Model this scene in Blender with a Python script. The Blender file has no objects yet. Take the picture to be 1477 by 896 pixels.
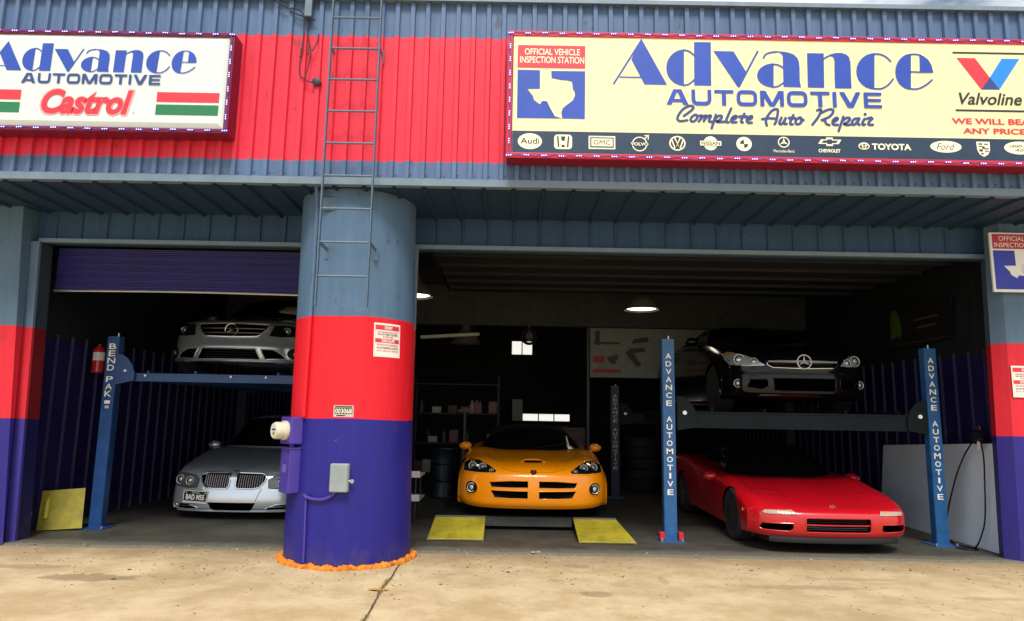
import bpy, bmesh, math, random
from mathutils import Vector, Matrix, noise
from mathutils.bvhtree import BVHTree
from mathutils.geometry import tessellate_polygon
R = math.radians
random.seed(7)
S = bpy.context.scene
COL = S.collection

# ------------------------------------------------------------------ camera
cam_d = bpy.data.cameras.new('camera'); cam = bpy.data.objects.new('camera', cam_d); COL.objects.link(cam)
S.camera = cam
S.render.resolution_x, S.render.resolution_y = 1024, 621
cam_d.sensor_fit = 'HORIZONTAL'; cam_d.sensor_width = 36.0; cam_d.lens = 36.0 * 1000.0 / 1477.0
cam_d.clip_start = 0.05; cam_d.clip_end = 3000
p, r = R(8.6), R(1.0)
F = Vector((0, math.cos(p), math.sin(p))); R0 = Vector((1, 0, 0)); U0 = Vector((0, -math.sin(p), math.cos(p)))
Rv = R0 * math.cos(r) + U0 * math.sin(r); Uv = -R0 * math.sin(r) + U0 * math.cos(r)
M = Matrix.Identity(4)
for i in range(3):
    M[i][0], M[i][1], M[i][2] = Rv[i], Uv[i], -F[i]
M.translation = Vector((0, 0, 1.5))
cam.matrix_world = M

# ------------------------------------------------------------------ sky, sun, exposure
SUN_EL, SUN_AZ = 54, 180          # azimuth measured clockwise from +Y: behind the camera, to its left
W = bpy.data.worlds.new('World'); S.world = W; W.use_nodes = True
nt = W.node_tree; nt.nodes.clear()
wo = nt.nodes.new('ShaderNodeOutputWorld'); bg = nt.nodes.new('ShaderNodeBackground')
sky = nt.nodes.new('ShaderNodeTexSky'); sky.sky_type = 'NISHITA'; sky.sun_disc = False
sky.sun_elevation = R(SUN_EL); sky.sun_rotation = R(SUN_AZ); sky.air_density = 1.0; sky.dust_density = 1.5; sky.ozone_density = 2.5
tc = nt.nodes.new('ShaderNodeTexCoord'); mp = nt.nodes.new('ShaderNodeMapping'); mp.inputs['Scale'].default_value = (1, 1, 2.6)
mp.inputs['Location'].default_value = (0.35, 0.0, 0.2)
nz = nt.nodes.new('ShaderNodeTexNoise'); nz.inputs['Scale'].default_value = 2.3; nz.inputs['Detail'].default_value = 8; nz.inputs['Roughness'].default_value = 0.55
rp = nt.nodes.new('ShaderNodeValToRGB'); rp.color_ramp.elements[0].position = 0.33; rp.color_ramp.elements[1].position = 0.47
mx = nt.nodes.new('ShaderNodeMix'); mx.data_type = 'RGBA'; mx.inputs['B'].default_value = (11, 11.6, 12, 1)
L = nt.links.new
L(tc.outputs['Generated'], mp.inputs['Vector']); L(mp.outputs['Vector'], nz.inputs['Vector']); L(nz.outputs['Fac'], rp.inputs['Fac'])
L(rp.outputs['Color'], mx.inputs['Factor']); L(sky.outputs['Color'], mx.inputs['A']); L(mx.outputs['Result'], bg.inputs['Color'])
bg.inputs['Strength'].default_value = 0.088; L(bg.outputs['Background'], wo.inputs['Surface'])
sd = bpy.data.lights.new('sun', 'SUN'); sd.energy = 2.9; sd.angle = R(20); sd.color = (1.0, 0.95, 0.88)
sun = bpy.data.objects.new('sun', sd); COL.objects.link(sun)
a, e = R(SUN_AZ), R(SUN_EL)
sdir = Vector((math.sin(a) * math.cos(e), math.cos(a) * math.cos(e), math.sin(e)))
sun.rotation_euler = (-sdir).to_track_quat('-Z', 'Y').to_euler(); sun.location = (-4, -12, 18)
vs = S.view_settings; vs.view_transform = 'Standard'; vs.look = 'None'; vs.gamma = 1.0; vs.use_curve_mapping = False
vs.exposure = 0.22

# ------------------------------------------------------------------ materials
MATS = {}
def mat(name, col, rough=0.6, metal=0.0, coat=0.0, var=0.0, vscale=6.0, bump=0.0, bscale=40.0, emit=None, estr=1.0, spec=0.5):
    if name in MATS: return MATS[name]
    m = bpy.data.materials.new(name); m.use_nodes = True; n = m.node_tree; b = n.nodes['Principled BSDF']
    b.inputs['Base Color'].default_value = (*col, 1); b.inputs['Roughness'].default_value = rough; b.inputs['Metallic'].default_value = metal
    b.inputs['Coat Weight'].default_value = coat; b.inputs['Coat Roughness'].default_value = 0.04; b.inputs['Specular IOR Level'].default_value = spec
    if emit: b.inputs['Emission Color'].default_value = (*emit, 1); b.inputs['Emission Strength'].default_value = estr
    if var > 0 or bump > 0:
        t = n.nodes.new('ShaderNodeTexCoord')
    if var > 0:
        q = n.nodes.new('ShaderNodeTexNoise'); q.inputs['Scale'].default_value = vscale; q.inputs['Detail'].default_value = 7; q.inputs['Roughness'].default_value = 0.65
        n.links.new(t.outputs['Object'], q.inputs['Vector'])
        k = n.nodes.new('ShaderNodeMapRange'); k.inputs['From Min'].default_value = 0.3; k.inputs['From Max'].default_value = 0.7
        k.inputs['To Min'].default_value = 1 - var; k.inputs['To Max'].default_value = 1 + var
        n.links.new(q.outputs['Fac'], k.inputs['Value'])
        x = n.nodes.new('ShaderNodeVectorMath'); x.operation = 'SCALE'; x.inputs[0].default_value = col
        n.links.new(k.outputs['Result'], x.inputs['Scale']); n.links.new(x.outputs['Vector'], b.inputs['Base Color'])
        k2 = n.nodes.new('ShaderNodeMapRange'); k2.inputs['To Min'].default_value = max(0.02, rough - 0.12); k2.inputs['To Max'].default_value = min(1, rough + 0.12)
        n.links.new(q.outputs['Fac'], k2.inputs['Value']); n.links.new(k2.outputs['Result'], b.inputs['Roughness'])
    if bump > 0:
        q2 = n.nodes.new('ShaderNodeTexNoise'); q2.inputs['Scale'].default_value = bscale; q2.inputs['Detail'].default_value = 5
        n.links.new(t.outputs['Object'], q2.inputs['Vector'])
        bm_ = n.nodes.new('ShaderNodeBump'); bm_.inputs['Strength'].default_value = bump; bm_.inputs['Distance'].default_value = 0.01
        n.links.new(q2.outputs['Fac'], bm_.inputs['Height']); n.links.new(bm_.outputs['Normal'], b.inputs['Normal'])
    MATS[name] = m
    return m

def banded(name, bands, rough=0.5, wob=0.012, var=0.12, streak=True, bump=0.15):
    """paint in horizontal bands by world height; bands = [(z_top, colour), ...] from the bottom up"""
    m = bpy.data.materials.new(name); m.use_nodes = True; n = m.node_tree; b = n.nodes['Principled BSDF']; l = n.links.new
    g = n.nodes.new('ShaderNodeNewGeometry'); s = n.nodes.new('ShaderNodeSeparateXYZ'); l(g.outputs['Position'], s.inputs[0])
    q = n.nodes.new('ShaderNodeTexNoise'); q.inputs['Scale'].default_value = 1.6; q.inputs['Detail'].default_value = 4; l(g.outputs['Position'], q.inputs['Vector'])
    ad = n.nodes.new('ShaderNodeMath'); ad.operation = 'MULTIPLY_ADD'; ad.inputs[1].default_value = wob * 4; l(q.outputs['Fac'], ad.inputs[0]); l(s.outputs['Z'], ad.inputs[2])
    sub = n.nodes.new('ShaderNodeMath'); sub.operation = 'SUBTRACT'; sub.inputs[1].default_value = wob * 2; l(ad.outputs[0], sub.inputs[0])
    prev = None
    for z, c in bands:
        if prev is None:
            rgb = n.nodes.new('ShaderNodeRGB'); rgb.outputs[0].default_value = (*c, 1); prev = rgb.outputs[0]; zp = z; continue
        gt = n.nodes.new('ShaderNodeMapRange'); gt.inputs['From Min'].default_value = zp - 0.004; gt.inputs['From Max'].default_value = zp + 0.004
        l(sub.outputs[0], gt.inputs['Value'])
        mi = n.nodes.new('ShaderNodeMix'); mi.data_type = 'RGBA'; mi.inputs['B'].default_value = (*c, 1)
        l(gt.outputs['Result'], mi.inputs['Factor']); l(prev, mi.inputs['A']); prev = mi.outputs['Result']; zp = z
    def spots(scale, f0, f1, amt, colr, st=(1, 1, 1), base=None):
        mq = n.nodes.new('ShaderNodeMapping'); mq.inputs['Scale'].default_value = st; l(g.outputs['Position'], mq.inputs['Vector'])
        qq = n.nodes.new('ShaderNodeTexNoise'); qq.inputs['Scale'].default_value = scale; qq.inputs['Detail'].default_value = 6; qq.inputs['Roughness'].default_value = 0.7; l(mq.outputs['Vector'], qq.inputs['Vector'])
        src = qq.outputs['Fac']
        if base:
            ma = n.nodes.new('ShaderNodeMath'); ma.operation = 'MULTIPLY_ADD'; ma.inputs[1].default_value = -base; l(s.outputs['Z'], ma.inputs[0]); l(src, ma.inputs[2]); src = ma.outputs[0]
        kk = n.nodes.new('ShaderNodeMapRange'); kk.inputs['From Min'].default_value = f0; kk.inputs['From Max'].default_value = f1; kk.inputs['To Max'].default_value = amt; l(src, kk.inputs['Value'])
        mi2 = n.nodes.new('ShaderNodeMix'); mi2.data_type = 'RGBA'; mi2.inputs['B'].default_value = (*colr, 1); l(kk.outputs['Result'], mi2.inputs['Factor']); l(prev, mi2.inputs['A'])
        return mi2.outputs['Result']
    prev = spots(7.0, 0.63, 0.67, 0.55, (0.05, 0.035, 0.04), (1, 1, .45))
    prev = spots(24.0, 0.69, 0.71, 0.7, (0.30, 0.29, 0.30))
    prev = spots(5.0, 0.30, 0.62, 0.45, (0.10, 0.075, 0.06), (1, 1, .6), base=.9)
    mpn = n.nodes.new('ShaderNodeMapping'); mpn.inputs['Scale'].default_value = (14, 14, 1.1) if streak else (3, 3, 3); l(g.outputs['Position'], mpn.inputs['Vector'])
    q2 = n.nodes.new('ShaderNodeTexNoise'); q2.inputs['Scale'].default_value = 1.0; q2.inputs['Detail'].default_value = 8; q2.inputs['Roughness'].default_value = 0.7; l(mpn.outputs['Vector'], q2.inputs['Vector'])
    k = n.nodes.new('ShaderNodeMapRange'); k.inputs['From Min'].default_value = 0.3; k.inputs['From Max'].default_value = 0.7; k.inputs['To Min'].default_value = 1 - var; k.inputs['To Max'].default_value = 1 + var
    l(q2.outputs['Fac'], k.inputs['Value'])
    v = n.nodes.new('ShaderNodeVectorMath'); v.operation = 'SCALE'; l(prev, v.inputs[0]); l(k.outputs['Result'], v.inputs['Scale']); l(v.outputs['Vector'], b.inputs['Base Color'])
    b.inputs['Specular IOR Level'].default_value = 0.3
    k3 = n.nodes.new('ShaderNodeMapRange'); k3.inputs['To Min'].default_value = rough - 0.15; k3.inputs['To Max'].default_value = rough + 0.15
    l(q2.outputs['Fac'], k3.inputs['Value']); l(k3.outputs['Result'], b.inputs['Roughness'])
    q4 = n.nodes.new('ShaderNodeTexNoise'); q4.inputs['Scale'].default_value = 5.0; q4.inputs['Detail'].default_value = 6; l(g.outputs['Position'], q4.inputs['Vector'])
    bu = n.nodes.new('ShaderNodeBump'); bu.inputs['Strength'].default_value = bump; bu.inputs['Distance'].default_value = 0.02; l(q4.outputs['Fac'], bu.inputs['Height']); l(bu.outputs['Normal'], b.inputs['Normal'])
    MATS[name] = m
    return m

SLATE = (0.088, 0.15, 0.275)
FASCIA = banded('fascia_paint', [(4.085, SLATE), (5.475, (0.68, 0.028, 0.06)), (9, SLATE)], 0.45, var=0.2)
COLPAINT = banded('column_paint', [(1.433, (0.017, 0.014, 0.20)), (2.477, (0.70, 0.010, 0.022)), (9, (0.082, 0.15, 0.245))], 0.5, wob=0.016, var=0.13)
PIERPAINT = banded('pier_paint', [(1.36, (0.024, 0.017, 0.19)), (2.42, (0.64, 0.018, 0.035)), (9, (0.085, 0.15, 0.225))], 0.5, var=0.14)
SLATEM = banded('slate_paint_shaded', [(50, (0.030, 0.075, 0.150))], 0.55, var=0.2)  # header slate darkened to carry the shade under the canopy
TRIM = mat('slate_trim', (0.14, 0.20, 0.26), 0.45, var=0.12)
SOFFIT = banded('soffit_paint_shaded', [(50, (0.016, 0.042, 0.085))], 0.55, var=0.2)  # soffit colour darkened further for the same canopy shade
INWALL = banded('inner_wall_paint', [(2.36, (0.012, 0.009, 0.07)), (9, (0.012, 0.017, 0.021))], 0.55, var=0.3)  # inner wall bands darkened to hold the shade of the bays
DARKIN = mat('shade_dark_wall', (0.010, 0.009, 0.008), 0.8, var=0.3, vscale=2)  # wall colour kept near black to carry the interior shade
CEIL = mat('shade_dark_ceiling', (0.012, 0.014, 0.016), 0.8, var=0.3, vscale=1.5)  # ceiling colour kept near black, interior shade put into the paint
STEELD = mat('dark_steel', (0.05, 0.052, 0.055), 0.5, 0.6, var=0.2)
STEEL = mat('bare_steel', (0.45, 0.46, 0.47), 0.35, 0.9, var=0.15)
GALV = mat('galvanised', (0.42, 0.44, 0.46), 0.45, 0.7, var=0.15, vscale=20)
LADDERM = mat('ladder_paint', (0.085, 0.13, 0.19), 0.45, 0.1, var=0.2, vscale=14)
BLACKP = mat('black_plastic', (0.005, 0.005, 0.006), 0.5, spec=.3)
BOXRED = mat('box_red_shaded', (0.20, 0.004, 0.018), 0.5, var=0.15, spec=.3)  # sign red darkened for the shade on the box underside
DULLGLASS = mat('shade_glass', (0.004, 0.004, 0.005), 0.06, 0.0, 0.0, spec=.25)
RUBBER = mat('tyre_rubber', (0.014, 0.014, 0.015), 0.8, var=0.2)
GLASSB = mat('dark_glass', (0.006, 0.007, 0.008), 0.05, 0.0, 1.0)
CHROME = mat('chrome', (0.75, 0.76, 0.78), 0.12, 1.0)
ALLOY = mat('alloy', (0.5, 0.5, 0.52), 0.3, 0.9)
LENS = mat('lamp_glass', (0.62, 0.66, 0.66), 0.12, 0.5, 1.0)
AMBER = mat('amber_lens', (0.55, 0.16, 0.02), 0.15, 0.2, 1.0)
WHITE = mat('white_paint', (0.80, 0.80, 0.78), 0.5)
BLUEL = mat('lift_blue', (0.010, 0.055, 0.19), 0.4, var=0.2, vscale=9)
BLUER = mat('lift_blue_bright', (0.018, 0.10, 0.27), 0.4, var=0.2, vscale=9)
GREYL = mat('lift_grey', (0.008, 0.013, 0.016), 0.6, 0.0, var=0.2, spec=.12)
VOID = mat('duct_black', (0.002, 0.002, 0.002), 1.0, spec=0.0)
YELLOW = mat('worn_yellow', (0.30, 0.25, 0.012), 0.6, var=0.35, vscale=5, bump=0.3, bscale=60)
SIGNRED = mat('sign_red', (0.50, 0.012, 0.04), 0.4, var=0.1)
SIGNCREAM = mat('sign_cream', (0.80, 0.75, 0.42), 0.4, var=0.03, vscale=1.5)
SIGNWHITE = mat('sign_white', (0.62, 0.69, 0.67), 0.35, var=0.03, vscale=2)
SIGNBLUE = mat('sign_blue', (0.016, 0.06, 0.40), 0.45, var=0.10, vscale=3)
SIGNNAVY = mat('sign_navy', (0.025, 0.05, 0.22), 0.45)
STRIP = mat('strip_blue', (0.010, 0.032, 0.072), 0.45, var=0.08)
LETRED = mat('letter_red', (0.68, 0.03, 0.05), 0.45)
LETGREEN = mat('letter_green', (0.01, 0.17, 0.06), 0.45)
LETBLACK = mat('letter_black', (0.015, 0.02, 0.025), 0.5)
LETSKY = mat('letter_sky', (0.01, 0.22, 0.80), 0.45)
LETCREAM = mat('letter_cream', (0.86, 0.83, 0.60), 0.45)
LETGREY = mat('letter_grey', (0.45, 0.47, 0.46), 0.5)
LEDB = mat('led_light', (0.5, 0.5, 1), 0.4, emit=(0.28, 0.30, 1.0), estr=3.2)
WIREP = mat('led_wire', (0.10, 0.06, 0.45), 0.5)

# ------------------------------------------------------------------ mesh helpers
def off(o):
    v = Vector((0, 0, 0))
    while o is not None:
        v += o.location; o = o.parent
    return v
def link_mesh(name, me, parent=None, world=True):
    o = bpy.data.objects.new(name, me); COL.objects.link(o)
    if parent is not None:
        if world: me.transform(Matrix.Translation(-off(parent)))
        o.parent = parent
    return o
def obj(name, bm, mats, parent=None, smooth=False, world=True, angle=None):
    me = bpy.data.meshes.new(name); bmesh.ops.recalc_face_normals(bm, faces=bm.faces) if smooth != 'flat' else None
    bm.to_mesh(me); bm.free()
    for m in (mats if isinstance(mats, (list, tuple)) else [mats]): me.materials.append(m)
    if smooth and smooth != 'flat':
        for f in me.polygons: f.use_smooth = True
        me.set_sharp_from_angle(angle=R(angle or 35))
    return link_mesh(name, me, parent, world)
def thing(name, label, cat, loc=(0, 0, 0), rz=0.0, group=None):
    o = bpy.data.objects.new(name, None); COL.objects.link(o); o.empty_display_size = 0.2
    o.location = loc; o.rotation_euler = (0, 0, rz)
    return tag(o, label, cat, group)
def tag(o, label, cat, group=None):
    o['label'] = label; o['category'] = cat
    if group: o['group'] = group
    return o
def struct(o): o['kind'] = 'structure'; return o
def quad(bm, pts, mi=0):
    f = bm.faces.new([bm.verts.new(q) for q in pts]); f.material_index = mi; return f
def box(bm, c, s, rot=None, bev=0.0, mi=0):
    v = bmesh.ops.create_cube(bm, size=1.0)['verts']
    m = Matrix.Translation(c) @ (rot.to_4x4() if rot else Matrix.Identity(4)) @ Matrix.Diagonal((*s, 1))
    bmesh.ops.transform(bm, matrix=m, verts=v)
    fs = {f for q in v for f in q.link_faces}
    if bev > 0:
        es = {e_ for q in v for e_ in q.link_edges}
        rr = bmesh.ops.bevel(bm, geom=list(es), offset=bev, segments=2, affect='EDGES', profile=0.5)
        fs = set(rr['faces']) | {f for f in fs if f.is_valid}
    for f in fs: f.material_index = mi
def bx(bm, x0, x1, y0, y1, z0, z1, bev=0.0, mi=0):
    box(bm, ((x0 + x1) / 2, (y0 + y1) / 2, (z0 + z1) / 2), (abs(x1 - x0), abs(y1 - y0), abs(z1 - z0)), None, bev, mi)
def tube(bm, pts, rad, seg=8, closed=False, mi=0):
    pts = [Vector(q) for q in pts]; n = len(pts); rings = []
    up = None
    for i in range(n):
        if closed: t = (pts[(i + 1) % n] - pts[i - 1])
        else: t = pts[min(i + 1, n - 1)] - pts[max(i - 1, 0)]
        t.normalize()
        if up is None: up = t.orthogonal()
        up = (up - t * up.dot(t))
        if up.length < 1e-6: up = t.orthogonal()
        up.normalize(); w = t.cross(up)
        rr = rad[i] if isinstance(rad, (list, tuple)) else rad
        rings.append([bm.verts.new(pts[i] + (up * math.cos(2 * math.pi * k / seg) + w * math.sin(2 * math.pi * k / seg)) * rr) for k in range(seg)])
    for i in range(n if closed else n - 1):
        A, B = rings[i], rings[(i + 1) % n]
        for k in range(seg): bm.faces.new((A[k], A[(k + 1) % seg], B[(k + 1) % seg], B[k])).material_index = mi
    if not closed:
        bm.faces.new(rings[0][::-1]).material_index = mi; bm.faces.new(rings[-1]).material_index = mi
def lathe(bm, prof, c=(0, 0, 0), axis='Z', seg=32, mi=0, mis=None, caps=True):
    """prof = [(radius, height)...] turned about an axis through c"""
    c = Vector(c); rings = []
    for rad, h in prof:
        ring = []
        for k in range(seg):
            a_ = 2 * math.pi * k / seg; u, v = rad * math.cos(a_), rad * math.sin(a_)
            q = {'Z': (u, v, h), 'Y': (u, h, v), 'X': (h, u, v)}[axis]
            ring.append(bm.verts.new(c + Vector(q)))
        rings.append(ring)
    for i in range(len(rings) - 1):
        for k in range(seg):
            f = bm.faces.new((rings[i][k], rings[i][(k + 1) % seg], rings[i + 1][(k + 1) % seg], rings[i + 1][k])); f.material_index = mis[i] if mis else mi
    if not caps: return
    bm.faces.new(rings[0]).material_index = mis[0] if mis else mi; bm.faces.new(rings[-1][::-1]).material_index = mis[-1] if mis else mi
def prism(bm, pts, fn, d0, d1, mi=0):
    """extrude polygon pts (2-D) between depths d0, d1; fn(x, z, d) -> point"""
    n = len(pts); A = [bm.verts.new(fn(x, z, d0)) for x, z in pts]; B = [bm.verts.new(fn(x, z, d1)) for x, z in pts]
    for i in range(n): bm.faces.new((A[i], A[(i + 1) % n], B[(i + 1) % n], B[i])).material_index = mi
    for t in tessellate_polygon([[Vector((x, z, 0)) for x, z in pts]]):
        bm.faces.new([A[i] for i in t]).material_index = mi; bm.faces.new([B[i] for i in t][::-1]).material_index = mi
def crom(P, n):
    """Catmull-Rom through a list of Vectors/floats, n pieces per span"""
    out = []
    for i in range(len(P) - 1):
        a_, b_, c_, d_ = P[max(i - 1, 0)], P[i], P[i + 1], P[min(i + 2, len(P) - 1)]
        for k in range(n):
            t = k / n
            out.append((b_ * 2 + (c_ - a_) * t + (a_ * 2 - b_ * 5 + c_ * 4 - d_) * t * t + (b_ * 3 - a_ - c_ * 3 + d_) * t ** 3) * 0.5)
    out.append(P[-1])
    return out
def ell(cx, cz, rx, rz, a0=0, a1=360, n=28):
    full = abs(a1 - a0) >= 359.9
    return [(cx + rx * math.cos(R(a0 + (a1 - a0) * i / n)), cz + rz * math.sin(R(a0 + (a1 - a0) * i / n))) for i in range(n if full else n + 1)]
def rrect(x0, x1, z0, z1, rd, n=5):
    o = []
    for cx, cz, a_ in ((x1 - rd, z1 - rd, 0), (x0 + rd, z1 - rd, 90), (x0 + rd, z0 + rd, 180), (x1 - rd, z0 + rd, 270)):
        o += [(cx + rd * math.cos(R(a_ + 90 * i / n)), cz + rd * math.sin(R(a_ + 90 * i / n))) for i in range(n + 1)]
    return o

# flat lettering and marks: thin sheets laid one above the other on a board
TXT = {}
def textmesh(s, bold=0.0, shear=0.0):
    k = (s, bold, shear)
    if k in TXT: return TXT[k]
    cu = bpy.data.curves.new('lettering', 'FONT'); cu.body = s; cu.size = 1; cu.offset = bold; cu.shear = shear; cu.resolution_u = 4
    o = bpy.data.objects.new('lettering', cu); COL.objects.link(o)
    dg = bpy.context.evaluated_depsgraph_get(); me = bpy.data.meshes.new_from_object(o.evaluated_get(dg))
    vs_ = [(v.co.x, v.co.y) for v in me.vertices]; fs = [list(q.vertices) for q in me.polygons]
    bpy.data.objects.remove(o); bpy.data.curves.remove(cu); bpy.data.meshes.remove(me)
    x0, x1 = min(v[0] for v in vs_), max(v[0] for v in vs_); y0, y1 = min(v[1] for v in vs_), max(v[1] for v in vs_)
    TXT[k] = ([((a_ - x0) / (x1 - x0), (b_ - y0) / (y1 - y0)) for a_, b_ in vs_], fs, (x1 - x0) / (y1 - y0))
    return TXT[k]
class Flat:
    def __init__(s, fn): s.bm = bmesh.new(); s.fn = fn; s.mats = []; s.i = 0
    def mi(s, m):
        if m not in s.mats: s.mats.append(m)
        return s.mats.index(m)
    def d(s, lay): s.i += 1; return 0.003 + lay * 0.0016 + s.i * 0.00004
    def poly(s, pts, m, lay=0):
        d_ = s.d(lay); v = [s.bm.verts.new(s.fn(x, z, d_)) for x, z in pts]; k = s.mi(m)
        for t in tessellate_polygon([[Vector((x, z, 0)) for x, z in pts]]):
            try: s.bm.faces.new([v[i] for i in t]).material_index = k
            except ValueError: pass
    def rect(s, x0, x1, z0, z1, m, lay=0, n=1):
        for i in range(n):
            a_, b_ = x0 + (x1 - x0) * i / n, x0 + (x1 - x0) * (i + 1) / n
            if i == 0: d_ = s.d(lay)
            quad(s.bm, [s.fn(a_, z0, d_), s.fn(b_, z0, d_), s.fn(b_, z1, d_), s.fn(a_, z1, d_)], s.mi(m))
    def stroke(s, pts, w, m, lay=0, closed=False, smooth=True, caps=True):
        P = [Vector((x, z)) for x, z in pts]
        if smooth and len(P) > 2:
            P = crom(([P[-2]] if False else []) + P, 5)
        d_ = s.d(lay); k = s.mi(m); prev = None; n = len(P); first = None
        for i in range(n):
            if closed: t = P[(i + 1) % n] - P[i - 1]
            else: t = P[min(i + 1, n - 1)] - P[max(i - 1, 0)]
            if t.length < 1e-9: t = Vector((1, 0))
            t.normalize(); q = Vector((-t.y, t.x)) * w / 2
            pr = (s.bm.verts.new(s.fn(P[i].x + q.x, P[i].y + q.y, d_)), s.bm.verts.new(s.fn(P[i].x - q.x, P[i].y - q.y, d_)))
            if prev: s.bm.faces.new((prev[0], pr[0], pr[1], prev[1])).material_index = k
            else: first = pr
            prev = pr
        if closed: s.bm.faces.new((prev[0], first[0], first[1], prev[1])).material_index = k
        elif caps:
            for c in (P[0], P[-1]): s.poly(ell(c.x, c.y, w / 2, w / 2, n=10), m, lay)
    def ring(s, cx, cz, rx, rz, w, m, lay=0): s.stroke(ell(cx, cz, rx, rz, n=28), w, m, lay, closed=True, smooth=False)
    def text(s, t, x0, x1, z0, z1, m, lay=1, bold=0.0, shear=0.0):
        v, fs, _ = textmesh(t, bold, shear); d_ = s.d(lay); k = s.mi(m)
        vv = [s.bm.verts.new(s.fn(x0 + a_ * (x1 - x0), z0 + b_ * (z1 - z0), d_)) for a_, b_ in v]
        for f in fs:
            try: s.bm.faces.new([vv[i] for i in f]).material_index = k
            except ValueError: pass
    def build(s, name, parent): return obj(name, s.bm, s.mats, parent, smooth='flat')
def ribs(x0, x1, pitch, rw, rd, taper=0.35, phase=0.0):
    """profile (x, height) of ribbed sheet metal"""
    o = [(x0, 0.0)]; x = x0 + phase
    while x < x1 - rw:
        if x > x0 + 0.001: o += [(x, 0), (x + rw * taper, rd), (x + rw * (1 - taper), rd), (x + rw, 0)]
        x += pitch
    return o + [(x1, 0.0)]
ADV_POLYS= [[(1.315, 1.263), (1.572, 0.762), (1.342, 0.763), (1.21, 1.035)], [(1.752, 1.152), (1.712, 1.146), (1.673, 1.131), (1.638, 1.106), (1.609, 1.074), (1.586, 1.036), (1.572, 0.993), (1.567, 0.949), (1.571, 0.905), (1.583, 0.863), (1.604, 0.826), (1.632, 0.796), (1.666, 0.773), (1.704, 0.759), (1.744, 0.755)], [(1.858, 1.236), (2.03, 1.237), (2.023, 0.761), (1.85, 0.761)], [(2.055, 1.141), (2.262, 1.14), (2.382, 0.921), (2.298, 0.744)], [(2.669, 1.017), (2.631, 1.013), (2.595, 1.002), (2.563, 0.986), (2.535, 0.964), (2.514, 0.939), (2.501, 0.911), (2.495, 0.881), (2.498, 0.852), (2.51, 0.825), (2.529, 0.8), (2.555, 0.78), (2.586, 0.765), (2.621, 0.756), (2.659, 0.753)], [(2.694, 1.151), (2.767, 1.148), (2.827, 1.138), (2.88, 1.117), (2.915, 1.081), (2.931, 1.037), (2.933, 0.966), (2.929, 0.825), (2.94, 0.76), (2.761, 0.763), (2.767, 1.098), (2.754, 1.124), (2.73, 1.136), (2.694, 1.139)], [(3.018, 1.135), (3.189, 1.136), (3.176, 0.759), (3.009, 0.76)], [(3.211, 1.1), (3.255, 1.126), (3.31, 1.143), (3.371, 1.144), (3.418, 1.13), (3.448, 1.098), (3.459, 1.04), (3.457, 0.924), (3.454, 0.758), (3.286, 0.757), (3.29, 0.921), (3.296, 1.056), (3.289, 1.091), (3.272, 1.106), (3.248, 1.103), (3.21, 1.082)], [(3.712, 1.148), (3.67, 1.142), (3.63, 1.127), (3.593, 1.102), (3.562, 1.07), (3.537, 1.032), (3.521, 0.99), (3.514, 0.946), (3.516, 0.902), (3.527, 0.86), (3.547, 0.823), (3.575, 0.793), (3.608, 0.77), (3.647, 0.756), (3.687, 0.752)], [(4.087, 1.149), (4.051, 1.143), (4.016, 1.128), (3.984, 1.103), (3.957, 1.072), (3.935, 1.034), (3.92, 0.992), (3.913, 0.948), (3.915, 0.904), (3.924, 0.863), (3.94, 0.826), (3.964, 0.796), (3.992, 0.773), (4.025, 0.759), (4.06, 0.755)], [(4.174, 1.141), (4.215, 1.125), (4.26, 1.087), (4.29, 1.027), (4.303, 0.946), (4.166, 0.948)]]
ADV_STROKES= [([(1.315, 1.248), (1.028, 0.765)], 0.017), ([(1.093, 0.838), (1.308, 0.838)], 0.013), ([(1.746, 1.147), (1.804, 1.133), (1.863, 1.084)], 0.017), ([(1.739, 0.759), (1.797, 0.775), (1.858, 0.828)], 0.017), ([(2.509, 1.144), (2.308, 0.76)], 0.019), ([(2.567, 1.075), (2.589, 1.11), (2.627, 1.131), (2.704, 1.145)], 0.018), ([(2.653, 1.007), (2.713, 1.0), (2.767, 0.97)], 0.016), ([(2.643, 0.756), (2.703, 0.767), (2.762, 0.806)], 0.016), ([(3.18, 1.071), (3.223, 1.1), (3.261, 1.116)], 0.015), ([(3.702, 1.139), (3.769, 1.136), (3.827, 1.109), (3.873, 1.061)], 0.017), ([(3.679, 0.76), (3.757, 0.761), (3.832, 0.803), (3.884, 0.868)], 0.017), ([(4.077, 1.139), (4.126, 1.144), (4.185, 1.134)], 0.015), ([(4.064, 0.95), (4.19, 0.948), (4.293, 0.951)], 0.014), ([(4.051, 0.765), (4.129, 0.765), (4.216, 0.808), (4.283, 0.865)], 0.017)]
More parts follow.
